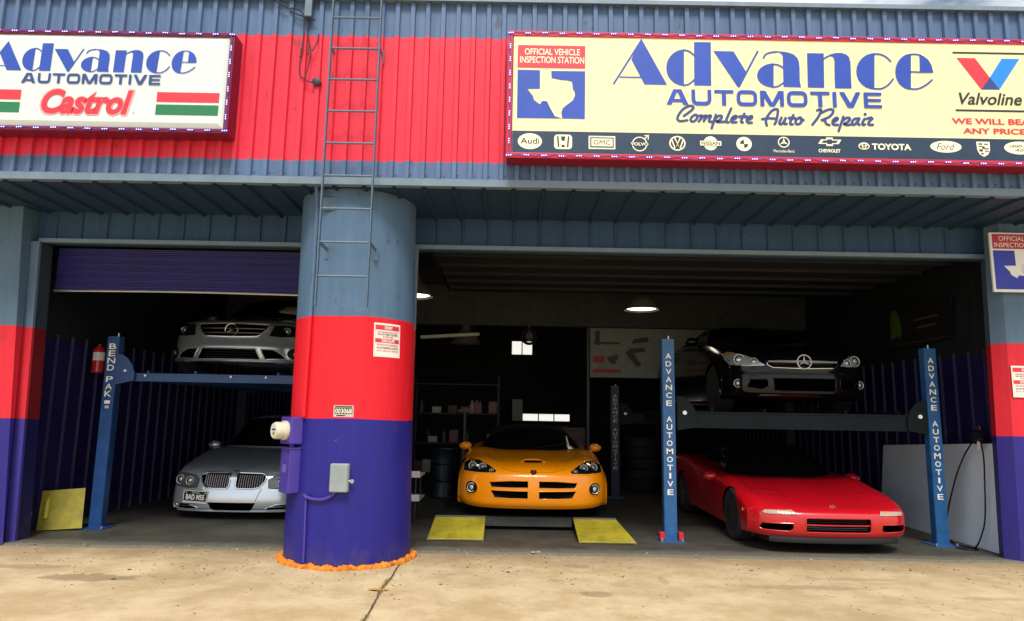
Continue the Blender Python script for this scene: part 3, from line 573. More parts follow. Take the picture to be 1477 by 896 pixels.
for a_, b_ in ((0, 12), (12, 19), (19, len(SCRIPT))):
    fl = Flat(fn)
    for q in SCRIPT[a_:b_]: fl.stroke(q, 0.0265 if len(q) > 2 else 0.032, SIGNNAVY, 1)
    fl.build('script_word', sgn)
fl = Flat(fn); fl.rect(0.044, 0.736, 0.923, 1.171, LETRED); fl.text('OFFICIAL VEHICLE', 0.115, 0.682, 1.065, 1.135, LETCREAM, 1, .012); fl.text('INSPECTION STATION', 0.068, 0.725, 0.975, 1.048, LETCREAM, 1, .012)
fl.poly(TEXAS_LEFT, SIGNBLUE); fl.poly(TEXAS_RIGHT, SIGNBLUE); fl.build('inspection_panel', sgn)
fl = Flat(fn)
fl.poly([(4.554, 1.113), (4.743, 1.113), (4.877, 0.905), (4.781, 0.771)], LETRED); fl.poly([(5.019, 1.113), (5.2, 1.113), (4.967, 0.773), (4.879, 0.905)], LETSKY); fl.poly([(4.877, 0.905), (4.967, 0.773), (4.781, 0.771)], SIGNNAVY)
fl.rect(4.517, 5.36, 1.160, 1.180, LETBLACK); fl.rect(4.50, 5.36, 0.532, 0.553, LETBLACK)
fl.text('Valvoline', 4.545, 5.185, 0.603, 0.735, LETBLACK, 1, .018, .28)
fl.text('WE WILL BEAT', 4.452, 5.32, 0.394, 0.458, LETRED, 1, .03); fl.text('ANY PRICE', 4.556, 5.19, 0.292, 0.354, LETRED, 1, .03); fl.build('price_panel', sgn)
# badges on the strip
C1, D1 = LETCREAM, STRIP
fl = Flat(fn); fl.poly(ell(.18, .132, .122, .084), C1, 1); fl.text('Audi', .085, .275, .105, .168, LETBLACK, 2, .01)
fl.build('car_badge', sgn); fl = Flat(fn)
fl.poly(rrect(.425, .605, .055, .208, .035), C1, 1); fl.poly([(.452, .19), (.468, .19), (.478, .075), (.462, .075)], LETBLACK, 2); fl.poly([(.562, .19), (.578, .19), (.568, .075), (.552, .075)], LETBLACK, 2); fl.poly([(.492, .188), (.538, .188), (.53, .142), (.50, .142)], LETBLACK, 2); fl.poly([(.502, .1), (.528, .1), (.534, .075), (.496, .075)], LETBLACK, 2)
fl.build('car_badge', sgn); fl = Flat(fn)
fl.rect(.772, 1.04, .062, .20, C1, 1); fl.rect(.788, 1.024, .077, .185, LETBLACK, 2); fl.rect(.80, 1.012, .09, .172, C1, 3); fl.text('GMC', .82, .992, .108, .155, LETBLACK, 4)
fl.build('car_badge', sgn); fl = Flat(fn)
fl.ring(1.285, .122, .072, .072, .010, C1, 1); fl.rect(1.185, 1.385, .104, .137, D1, 2); fl.text('VOLVO', 1.195, 1.372, .104, .138, C1, 3, .02); fl.stroke([(1.335, .178), (1.375, .215)], .010, C1, 1); fl.stroke([(1.335, .212), (1.375, .215), (1.372, .172)], .009, C1, 1, smooth=False)
fl.build('car_badge', sgn); fl = Flat(fn)
fl.poly(ell(1.666, .137, .082, .078), C1, 1); fl.poly(ell(1.666, .137, .068, .064), LETBLACK, 2); fl.stroke([(1.638, .192), (1.666, .132), (1.694, .192)], .014, C1, 3, smooth=False); fl.stroke([(1.61, .168), (1.641, .08), (1.666, .128), (1.691, .08), (1.722, .168)], .014, C1, 3, smooth=False)
fl.build('car_badge', sgn); fl = Flat(fn)
fl.poly(ell(2.0, .143, .072, .074), C1, 1); fl.poly(rrect(1.888, 2.112, .112, .172, .006), D1, 2); fl.poly(rrect(1.893, 2.107, .117, .167, .006), C1, 3); fl.text('NISSAN', 1.907, 2.092, .124, .16, LETBLACK, 4, .01)
fl.build('car_badge', sgn); fl = Flat(fn)
fl.poly(ell(2.337, .142, .078, .075), C1, 1); fl.poly([(2.337, .142)] + ell(2.337, .142, .04, .04, 90, 180, 8), LETBLACK, 2); fl.poly([(2.337, .142)] + ell(2.337, .142, .04, .04, 270, 360, 8), LETBLACK, 2); fl.ring(2.337, .142, .044, .043, .004, LETGREY, 2)
fl.build('car_badge', sgn); fl = Flat(fn)
fl.ring(2.738, .168, .054, .052, .010, C1, 1)
for an in (90, 210, 330): ca, sa = math.cos(R(an)), math.sin(R(an)); fl.poly([(2.738 + ca * .05, .168 + sa * .05), (2.738 - sa * .012, .168 + ca * .012), (2.738 - ca * .006, .168 - sa * .006), (2.738 + sa * .012, .168 - ca * .012)], C1, 2)
fl.text('Mercedes-Benz', 2.632, 2.842, .06, .09, C1, 1)
fl.build('car_badge', sgn); fl = Flat(fn)
bow = [(3.085, .158), (3.115, .205), (3.165, .205), (3.17, .226), (3.232, .226), (3.236, .205), (3.32, .205), (3.29, .158), (3.236, .158), (3.23, .136), (3.168, .136), (3.164, .158)]
fl.poly(bow, C1, 1); fl.poly([(3.2 + (x - 3.2) * .72, .181 + (z - .181) * .56) for x, z in bow], D1, 2); fl.text('CHEVROLET', 3.085, 3.305, .068, .104, C1, 1, .03)
fl.build('car_badge', sgn); fl = Flat(fn)
fl.poly(ell(3.545, .142, .056, .038), C1, 1); fl.poly(ell(3.545, .142, .046, .029), LETBLACK, 2); fl.ring(3.545, .142, .018, .028, .008, C1, 3); fl.ring(3.545, .155, .035, .014, .007, C1, 3)
fl.text('TOYOTA', 3.625, 4.02, .105, .172, C1, 1, .035)
fl.build('car_badge', sgn); fl = Flat(fn)
fl.poly(ell(4.37, .15, .158, .062), C1, 1); fl.text('Ford', 4.275, 4.46, .118, .185, LETBLACK, 2, -.005, .35)
fl.build('car_badge', sgn); fl = Flat(fn)
sh = [(4.68, .21), (4.815, .21), (4.812, .12), (4.79, .075), (4.748, .05), (4.706, .075), (4.684, .12)]; fl.poly(sh, C1, 1)
for (x0, x1, z0, z1) in ((4.70, 4.74, .178, .192), (4.70, 4.735, .155, .166), (4.756, 4.80, .128, .140), (4.756, 4.80, .105, .115), (4.757, 4.795, .178, .19), (4.705, 4.738, .105, .13), (4.735, 4.76, .135, .16), (4.72, 4.745, .075, .09)): fl.rect(x0, x1, z0, z1, LETBLACK, 2)
fl.build('car_badge', sgn); fl = Flat(fn)
fl.poly(ell(5.115, .15, .158, .068), C1, 1); fl.text('LAND-', 5.01, 5.15, .155, .182, LETBLACK, 2, .02, .2); fl.text('-ROVER', 5.06, 5.24, .112, .14, LETBLACK, 2, .02, .2)
fl.build('car_badge', sgn)
led_string(sgn, SX - .03, 5.75, SZ - .022, SZ + 1.298, SY - .016, [SX - .032], 0.172)

# left board
LX, LZ = -2.955, 4.31
sgl = thing('shop_sign', 'white sign board with red lettering and red and green stripes', 'sign', (-4.6, 6.8, LZ))
bm = bmesh.new(); bx(bm, -7.0, LX + .045, SY + .03, YF - .03, LZ - .045, LZ + 1.045, .008); obj('sign_box', bm, mat('sign_magenta', (0.16, 0.004, 0.03), 0.4, var=0.1), sgl)
bm = bmesh.new(); X0, X1, Z0, Z1 = -6.95, LX, LZ, LZ + 1.0; i_ = .055
o4 = [(X0, Z0), (X1, Z0), (X1, Z1), (X0, Z1)]; n4 = [(X0 + i_, Z0 + i_), (X1 - i_, Z0 + i_), (X1 - i_, Z1 - i_), (X0 + i_, Z1 - i_)]
for k in range(4):
    a_, b_, c_, d_ = o4[k], o4[(k + 1) % 4], n4[(k + 1) % 4], n4[k]
    quad(bm, [(a_[0], SY + .028, a_[1]), (b_[0], SY + .028, b_[1]), (c_[0], SY, c_[1]), (d_[0], SY, d_[1])])
quad(bm, [(q[0], SY, q[1]) for q in n4]); obj('sign_face', bm, SIGNWHITE, sgl)
for z in (-.045, 1.0):
    bm = bmesh.new(); bx(bm, -7.0, LX + .05, SY + .004, SY + .029, LZ + z, LZ + z + .045, .004); obj('sign_frame', bm, MATS['sign_magenta'], sgl)
bm = bmesh.new(); bx(bm, LX + .002, LX + .05, SY + .004, SY + .029, LZ + .001, LZ + .999, .004); obj('sign_frame', bm, MATS['sign_magenta'], sgl)
fn = flatp(LX, SY, LZ)
fl = Flat(fn); advance(fl, lambda x: -2.266 + (x - 1.315) * .652, lambda z: .905 + (z - 1.263) * .633, .64, SIGNBLUE); automotive(fl, -2.085, -.668, .452, .56, SIGNNAVY); fl.build('shop_name', sgl)
fl = Flat(fn); fl.text('Castrol', -1.868, -.912, .112, .404, mat('letter_pink', (.75, .35, .36), .5), 1, .055, .25); fl.text('Castrol', -1.85, -.93, .125, .392, LETRED, 2, .042, .25); fl.text('®', -.925, -.895, .135, .165, LETGREY, 1); fl.build('oil_brand', sgl)
for x0, x1 in ((-.69, -.056), (-3.0, -2.07)): fl = Flat(fn); fl.rect(x0, x1, .272, .378, LETRED); fl.rect(x0, x1, .135, .245, LETGREEN); fl.build('stripes', sgl)
led_string(sgl, -6.9, LX + .026, LZ - .022, LZ + 1.022, SY - .002, [LX + .026], 0.172)

# ------------------------------------------------------------------ small notices
def notice(fn, name, label, w, h, nseg=1, grp=None):
    """bilingual notice: width w, height h, lower-left corner at (0, 0)"""
    t = thing(name, label, 'notice', fn(w / 2, h / 2, 0), 0, grp)
    bm = bmesh.new(); n = 8
    V4 = [[bm.verts.new(fn(w * i / n, z, d)) for i in range(n + 1)] for z, d in ((0, .002), (h, .002), (h, -.004), (0, -.004))]
    for k in range(4):
        for i in range(n): bm.faces.new((V4[k][i], V4[k][i + 1], V4[(k + 1) % 4][i + 1], V4[(k + 1) % 4][i]))
    bm.faces.new([V4[k][0] for k in range(4)]); bm.faces.new([V4[k][n] for k in range(4)][::-1])
    bmesh.ops.recalc_face_normals(bm, faces=bm.faces)
    obj('notice_board', bm, mat('notice_white', (0.80, 0.76, 0.70), 0.5, var=0.06), t)
    fl = Flat(fn); X = lambda a_: a_ * w; Z = lambda b_: b_ * h
    fl.rect(X(.05), X(.95), Z(.80), Z(.94), LETRED, 0, 8); fl.rect(X(.05), X(.95), Z(.42), Z(.54), LETRED, 0, 8)
    fl.text('SORRY', X(.36), X(.66), Z(.825), Z(.915), WHITE, 1, .03); fl.text('DISCULPE', X(.27), X(.75), Z(.44), Z(.525), WHITE, 1, .03)
    for k, s_ in enumerate(('OUR INSURANCE REGULATIONS', 'WILL NOT PERMIT CUSTOMERS', 'IN WORK AREA')):
        q = .12 if k < 2 else .3; fl.text(s_, X(q), X(1 - q), Z(.71 - k * .07), Z(.76 - k * .07), LETRED if k != 1 else LETBLACK, 1, .01)
    for k, s_ in enumerate(('POR REGLAS DE ASEGURANZA', 'NO SE PERMITEN CLIENTES', 'EN EL AREA DE TRABAJO')):
        fl.text(s_, X(.1), X(.9), Z(.33 - k * .09), Z(.385 - k * .09), LETBLACK if k == 1 else LETRED, 1, .01)
    fl.stroke([(X(.04), Z(.05)), (X(.96), Z(.05))], .004, LETGREY, 0, smooth=False, caps=False); fl.stroke([(X(.04), Z(.05)), (X(.04), Z(.95))], .004, LETGREY, 0, smooth=False, caps=False)
    fl.build('notice_text', t); return t
def colang(x, y): return math.atan2(y - CY, x - CX)
notice(oncol(math.radians(-61.0), 2.072), 'notice_sign', 'red and white bilingual notice curved on the round column', .33, .35, 8, 'red and white customer notices')
notice(flatp(5.672, 7.862, 1.80), 'notice_sign', 'red and white bilingual notice flat on the right hand pier', .33, .355, 1, 'red and white customer notices')
# dark number plate on the column
fn = oncol(math.radians(-94.5), 1.455); np_ = thing('number_plate', 'small weathered number plate on the red band of the column', 'plate', fn(.09, .05, 0))
bm = bmesh.new(); n = 6; A = [bm.verts.new(fn(.2 * i / n, 0, .002)) for i in range(n + 1)]; B = [bm.verts.new(fn(.2 * i / n, .115, .002)) for i in range(n + 1)]
for i in range(n): bm.faces.new((A[i], A[i + 1], B[i + 1], B[i]))
obj('plate', bm, mat('plate_grey', (0.50, 0.45, 0.40), 0.5, var=0.2), np_)
fl = Flat(fn); fl.rect(.012, .188, .030, .088, LETBLACK, 0, 6); fl.text('003068', .018, .182, .036, .082, LETCREAM, 1, .01); fl.rect(.015, .185, .094, .107, LETBLACK, 0, 6); fl.rect(.03, .12, .008, .02, LETBLACK, 0, 6); fl.build('plate_number', np_)
# state inspection sign on the right pier
isg = thing('inspection_sign', 'framed red and blue inspection sign with a pale state map on the right pier', 'sign', (5.9, 7.85, 3.0))
IX, IZ, IY, IW, IH = 5.515, 2.995, 7.80, .80, .70
bm = bmesh.new(); bx(bm, IX, IX + IW, IY, IY + .03, IZ, IZ + IH, .006); obj('sign_panel', bm, WHITE, isg)
fl = Flat(flatp(IX, IY, IZ)); fl.rect(.025, IW - .025, .505, IH - .02, mat('letter_crimson', (0.42, 0.02, 0.07), .45)); fl.text('OFFICIAL VEHICLE', .10, .70, .60, .655, LETCREAM, 1, .0); fl.text('INSPECTION STATION', .045, .755, .525, .578, LETCREAM, 1, .0)
sx_ = (IW - .05) / .692; sz_ = .455 / .52; TB = mat('state_blue', (0.02, 0.035, 0.40), .45, var=.1)
for q in (TEXAS_LEFT, TEXAS_RIGHT): fl.poly([(.025 + (x - .045) * sx_, .03 + (z - .378) * sz_) for x, z in q], TB)
fl.ring(.42, .27, .075, .075, .006, LETGREY, 1); fl.ring(.42, .27, .055, .055, .004, LETGREY, 1); fl.poly([(.42 + (.045 if k % 2 == 0 else .018) * math.sin(R(36 * k)), .27 + (.045 if k % 2 == 0 else .018) * math.cos(R(36 * k))) for k in range(10)], LETGREY, 1)
fl.build('sign_print', isg)

# ------------------------------------------------------------------ ladder, pipes, meter, wires
lad = thing('wall_ladder', 'slate steel access ladder fixed up the fascia above the column', 'ladder', (-1.68, 6.72, 2.54))
for x in (-1.93, -1.425):
    bm = bmesh.new(); box(bm, (x, 6.72, 4.40), (.016, .05, 3.74), None, .004); obj('rail', bm, LADDERM, lad)
for k in range(10):
    bm = bmesh.new(); tube(bm, [(-1.925, 6.72, 2.83 + .3442 * k), (-1.43, 6.72, 2.83 + .3442 * k)], .0115, 8); obj('rung', bm, LADDERM, lad, True)
for x in (-1.93, -1.425):
    for z in (5.26, 3.17):
        bm = bmesh.new(); yb = 6.885 if z > 4 else CY - math.sqrt(CR ** 2 - (x - CX) ** 2) + .005
        bx(bm, x - .022, x + .022, yb - .008, yb, z - .10, z + .05); bx(bm, x - .004, x + .004, 6.73, yb - .004, z - .02, z + .02); obj('bracket', bm, LADDERM, lad)
cp = thing('service_pipe', 'slate conduit pipe running down the column from fascia to meter', 'pipe', (-2.06, 7.1, 1.4))
def colpt(x, z, d): return Vector((x, CY - math.sqrt(max(0, (CR - .007 * z) ** 2 - (x - CX + .014 * z) ** 2)) - d, z))
bm = bmesh.new(); tube(bm, [colpt(-2.07, 3.98, .16), colpt(-2.07, 3.80, .10), colpt(-2.07, 3.6, .03), colpt(-2.07, 3.0, .03), colpt(-2.075, 2.2, .03), colpt(-2.08, 1.45, .03)], .019, 10); obj('pipe', bm, COLPAINT, cp, True)
bm = bmesh.new(); box(bm, colpt(-1.93, 3.66, .015), (.17, .012, .15), None, .01); obj('bracket_plate', bm, LADDERM, cp)
bm = bmesh.new(); lathe(bm, [(.026, 0), (.026, .05)], colpt(-2.07, 3.95, .155), 'Z', 12); obj('pipe_cap', bm, LADDERM, cp)
# meter on the left face of the column
an = math.radians(222); nrm = Vector((math.cos(an), math.sin(an), 0)); rot = Matrix.Rotation(an + math.pi / 2, 3, 'Z')
mb = thing('electric_meter', 'round glass electric meter on a purple box on the column side', 'meter', Vector((CX, CY, 1.17)) + nrm * .75)
cb = Vector((CX, CY, 1.31)) + nrm * (CR + .055)
PBOX = mat('purple_box', (0.06, 0.035, 0.29), 0.4, var=.12)
bm = bmesh.new(); box(bm, cb, (.25, .13, .27), rot, .012); obj('meter_box', bm, PBOX, mb)
def along(prof, c, mis, mats, nm, par, d=nrm, seg=32):
    bm = bmesh.new(); lathe(bm, prof, (0, 0, 0), 'Z', seg, mis=mis); bmesh.ops.transform(bm, matrix=Matrix.Translation(c) @ d.to_track_quat('Z', 'Y').to_matrix().to_4x4(), verts=bm.verts); return obj(nm, bm, mats, par, True)
c0 = cb + nrm * .065
along([(.098, 0), (.098, .03), (.085, .032), (.085, .11), (.078, .122)], c0, [0, 0, 0, 0], [mat('meter_cream', (0.62, 0.58, 0.44), .3, coat=.6)], 'meter_rim', mb)
along([(.074, 0), (.074, .006)], c0 + nrm * .121, [0], [mat('meter_dial', (0.78, 0.75, 0.62), .3, coat=1.0)], 'dial', mb)
side = nrm.cross(Vector((0, 0, 1)))
bm = bmesh.new(); box(bm, c0 + nrm * .130 + side * -.005 + Vector((0, 0, .012)), (.075, .003, .014), rot); box(bm, c0 + nrm * .130 - side * .01 - Vector((0, 0, .028)), (.035, .003, .024), rot, mi=1); obj('dial_marks', bm, [LETBLACK, mat('meter_green', (0.12, .17, .03), .5)], mb)
pb = thing('service_box', 'tall purple service box below the round meter', 'box', Vector((CX, CY, .70)) + nrm * .7)
cc = Vector((CX, CY, .915)) + nrm * (CR + .05); bm = bmesh.new(); box(bm, cc, (.215, .12, .44), rot, .008); box(bm, cc + Vector((0, 0, .222)) + nrm * .006, (.235, .15, .012), rot); obj('box_body', bm, PBOX, pb)
bm = bmesh.new(); box(bm, cc + nrm * .062 + Vector((0, 0, .02)), (.085, .003, .08), rot); obj('faded_label', bm, mat('faded_purple', (0.12, 0.09, .33), .6), pb)
bm = bmesh.new(); tube(bm, [Vector((CX, CY, 1.12)) + nrm * (CR + .04), Vector((CX, CY, 1.18)) + nrm * (CR + .04)], .03, 12); obj('nipple', bm, PBOX, pb, True)
jb = thing('junction_box', 'grey painted metal junction box on the purple column band', 'box', (-1.655, 6.98, .727))
an2 = colang(-1.655, CY - .653); r2 = Matrix.Identity(3); jc = Vector((-1.655, CY - CR - .035, .868))
bm = bmesh.new(); box(bm, jc, (.185, .075, .275), None, .016); obj('box_body', bm, mat('box_grey', (0.26, 0.30, 0.31), .45, var=.12), jb)
bm = bmesh.new(); box(bm, jc + Vector((0, -.041, 0)), (.168, .010, .258), None, .004); obj('box_lid', bm, MATS['box_grey'], jb)
bm = bmesh.new(); tube(bm, [jc + Vector((.093, 0, -.03)), jc + Vector((.13, 0, -.03))], .012, 8); lathe(bm, [(.02, -.008), (.02, .008)], jc + Vector((.125, -.01, -.03)), 'Y', 12); obj('connector', bm, STEEL, jb, True)
ct = thing('conduit', 'thin purple conduit linking the service box with the grey box and the ground', 'pipe', (-1.95, 7.0, 0))
bm = bmesh.new(); tube(bm, crom([colpt(-2.02, .70, .05), colpt(-1.99, .672, .035), colpt(-1.9, .655, .026), colpt(-1.8, .66, .026), colpt(-1.72, .70, .026), colpt(-1.70, .735, .03)], 5), .016, 8); obj('branch', bm, PBOX, ct, True)
bm = bmesh.new(); tube(bm, [colpt(-2.0, .69, .02), colpt(-1.99, .35, .018), colpt(-1.985, .05, .018)], .011, 8); obj('down_pipe', bm, PBOX, ct, True)

wr = thing('hanging_wires', 'loose dark cable loops hanging on the fascia left of the ladder', 'cable', (-2.2, 6.84, 4.9))
WB = mat('cable_dark', (0.02, 0.022, 0.03), .55)
for k, (q, rad) in enumerate((([(-3.0, 6.80, 6.05), (-2.604, 6.82, 5.848), (-2.527, 6.83, 5.809), (-2.442, 6.84, 5.755), (-2.383, 6.84, 5.756), (-2.307, 6.84, 5.725), (-2.266, 6.84, 5.662), (-2.212, 6.84, 5.615)], .009), ([(-2.442, 6.835, 5.755), (-2.372, 6.84, 5.70), (-2.274, 6.835, 5.662), (-2.146, 6.85, 5.632)], .008),
    ([(-2.274, 6.84, 5.662), (-2.263, 6.845, 5.495), (-2.266, 6.84, 5.297), (-2.28, 6.84, 5.18), (-2.278, 6.845, 5.024), (-2.245, 6.84, 4.97), (-2.17, 6.84, 4.925), (-2.104, 6.85, 4.918)], .007), ([(-2.257, 6.84, 5.63), (-2.207, 6.845, 5.417), (-2.177, 6.84, 5.283), (-2.178, 6.84, 5.181), (-2.194, 6.84, 5.08), (-2.216, 6.84, 4.963)], .006), ([(-2.107, 6.86, 5.474), (-2.116, 6.84, 5.363), (-2.161, 6.84, 5.268)], .006))):
    bm = bmesh.new(); tube(bm, crom([Vector(v) for v in q], 6), rad, 6); obj('wire', bm, WB, wr, True)
bm = bmesh.new(); lathe(bm, [(.02, -.06), (.045, -.05), (.045, 0)], (-2.098, 6.89, 4.93), 'Y', 14); obj('outlet', bm, WB, wr, True)
bm = bmesh.new()
for q in ((-2.2, 5.28), (-2.275, 5.25)): tube(bm, [(q[0], 6.835, q[1] + .05), (q[0] - .003, 6.835, q[1] - .05)], .012, 8)
obj('splice', bm, mat('splice_rust', (0.12, .03, .03), .6), wr, True)
bm = bmesh.new(); box(bm, (-2.22, 6.83, 5.78), (.075, .05, .26), None, .005)
tag(obj('mast_bracket', bm, mat('grey_steel', (0.12, .17, .23), .5, var=.15)), 'short grey steel stub on the fascia top left of the ladder', 'bracket')
# ------------------------------------------------------------------ parking lifts
def stacked(fl, word, cx, ztop, ch, step, m, wd, bold=.02):
    z = ztop
    for c in word:
        if c != ' ':
            w_ = wd * (.3 if c == 'I' else 1.0 if c in 'MN' else .88); fl.text(c, cx - w_ / 2, cx + w_ / 2, z - ch, z, m, 1, bold)
        z -= step
RPOST = mat('lift_blue_shaded', (.008, .022, .045), .55, var=.2)  # darker post blue, painting in the shade at the rear of the bays
def four_post(label, xs, ys, hts, ztop, zbot, pm, bmm, word, loc, label_z, ch, step, wd, wmat, rear_word=False, gusset=True, runs=None):
    t = thing('parking_lift', label, 'car lift', loc, 0, 'four post parking lifts')
    for j, y in enumerate(ys):
        for i, x in enumerate(xs):
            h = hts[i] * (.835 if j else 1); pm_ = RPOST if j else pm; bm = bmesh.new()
            bx(bm, x - .075, x + .075, y, y + .012, .03, h); bx(bm, x - .078, x - .066, y + .012, y + .11, .03, h); bx(bm, x + .066, x + .078, y + .012, y + .11, .03, h)
            bx(bm, x - .065, x + .065, y + .09, y + .102, .03, h - .02)
            po = obj('post', bm, pm_, t)
            bm = bmesh.new(); bx(bm, x - .15, x + .15, y - .10, y + .22, .022, .034)
            for a_ in (-.125, .125): lathe(bm, [(.018, .034), (.018, .06)], (x + a_, y - .06, 0), 'Z', 8, mi=1)
            obj('base_plate', bm, [pm, STEEL], po)
            bm = bmesh.new(); lathe(bm, [(.012, h - .02), (.012, h + .05)], (x + .02, y + .07, 0), 'Z', 8); bx(bm, x - .073, x + .073, y + .013, y + .11, h - .018, h + .002); obj('post_cap', bm, STEEL, po, True)
            if (j == 0 or (rear_word and i == 0)) and word:
                zz = label_z * (.835 if j else 1); k_ = .80 if j else 1.0
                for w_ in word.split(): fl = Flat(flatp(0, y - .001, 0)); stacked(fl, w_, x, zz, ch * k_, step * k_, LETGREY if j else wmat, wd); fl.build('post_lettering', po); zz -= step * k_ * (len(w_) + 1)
    for j, y in enumerate(ys):
        bm = bmesh.new(); yy = y + .02; x0, x1 = xs[0] + .10, xs[1] - .10
        bx(bm, x0, x1, yy, yy + .12, zbot, ztop, .008); bx(bm, x0, x1, yy - .012, yy, ztop - .022, ztop - .002); bx(bm, x0, x1, yy - .012, yy, zbot + .002, zbot + .022)
        cb_ = obj('cross_beam', bm, bmm, t)
        if gusset:
            for s_, xb in ((1, x0), (-1, x1)):
                pts = [(xb, zbot - .03), (xb + s_ * .24, zbot + .01), (xb + s_ * .24, ztop - .02), (xb + s_ * .20, ztop + .06), (xb + s_ * .13, ztop + .15), (xb + s_ * .05, ztop + .18), (xb, ztop + .18)]
                bm = bmesh.new(); prism(bm, pts if s_ > 0 else pts[::-1], lambda x, z, d: Vector((x, yy - .02 - d, z)), 0, .012); obj('gusset_plate', bm, bmm, cb_)
                bm = bmesh.new(); lathe(bm, [(.026, -.05), (.026, -.033)], (xb + s_ * .09, yy, ztop - .02), 'Y', 14); obj('pulley_pin', bm, WHITE, cb_)
        else:
            for xb in (xs[0] + .45, xs[0] + 1.55, xs[0] + 2.0, xs[0] + 2.55):
                bm = bmesh.new(); lathe(bm, [(.014, -.025), (.014, -.013)], (xb, yy, ztop - .03), 'Y', 10); obj('bolt', bm, WHITE, cb_)
    for a_, b_ in runs:
        bm = bmesh.new(); bx(bm, a_, b_, ys[0] + .145, ys[1] + .015, ztop - .10, ztop, .008); bx(bm, a_, a_ + .03, ys[0] + .145, ys[1] + .015, ztop + .002, ztop + .04); bx(bm, b_ - .03, b_, ys[0] + .145, ys[1] + .015, ztop + .002, ztop + .04); obj('runway', bm, bmm, t)
    return t
rl = four_post('blue and dark grey four post lift holding the black saloon above the red car', (1.985, 5.30), (8.75, 13.25), (2.49, 2.43), 1.59, 1.384, BLUER, GREYL, 'ADVANCE AUTOMOTIVE', (3.64, 11, .022), 2.31, .068, .0985, .082, WHITE, True, True, ((2.55, 3.25), (4.25, 4.95)))
for x in (-.10, .10):
    bm = bmesh.new(); bx(bm, 1.985 + x * 1.15 - .03, 1.985 + x * 1.15 + .03, 8.70, 8.80, .036, .13, .01); obj('base_clamp', bm, mat('clamp_red', (0.5, .015, .015), .5, var=.2), rl)
ll = four_post('blue four post lift carrying the silver saloon in the left bay', (-5.14, -2.05), (8.93, 13.4), (2.42, 2.42), 1.955, 1.85, BLUEL, BLUEL, None, (-3.5, 11, .022), 0, 0, 0, 0, WHITE, False, False, ((-4.75, -4.1), (-3.05, -2.4)))
fp = [o for o in ll.children if o.name.startswith('post')][0]
fl = Flat(flatp(0, 8.929, 0)); stacked(fl, 'BEND', -5.14, 2.33, .074, .092, WHITE, .10, .012); fl.build('post_lettering', fp); fl = Flat(flatp(0, 8.929, 0)); stacked(fl, 'PAK', -5.14, 2.33 - .092 * 4.6, .074, .092, WHITE, .10, .012); fl.build('post_lettering', fp); fl = Flat(flatp(0, 8.929, 0)); fl.rect(-5.175, -5.105, 1.56, 1.60, WHITE); fl.rect(-5.165, -5.115, 1.50, 1.535, LETGREY); fl.build('post_lettering', fp)
bm = bmesh.new(); prism(bm, [(-5.06, 1.80), (-4.82, 1.86), (-4.82, 1.96), (-4.86, 2.06), (-4.92, 2.14), (-5.0, 2.19), (-5.06, 2.20)], lambda x, z, d: Vector((x, 8.92 - d, z)), 0, .012); obj('gusset_plate', bm, BLUEL, ll)
bm = bmesh.new(); lathe(bm, [(.016, -.03), (.016, 0)], (-4.93, 8.91, 1.98), 'Y', 10); obj('pulley_pin', bm, WHITE, ll)
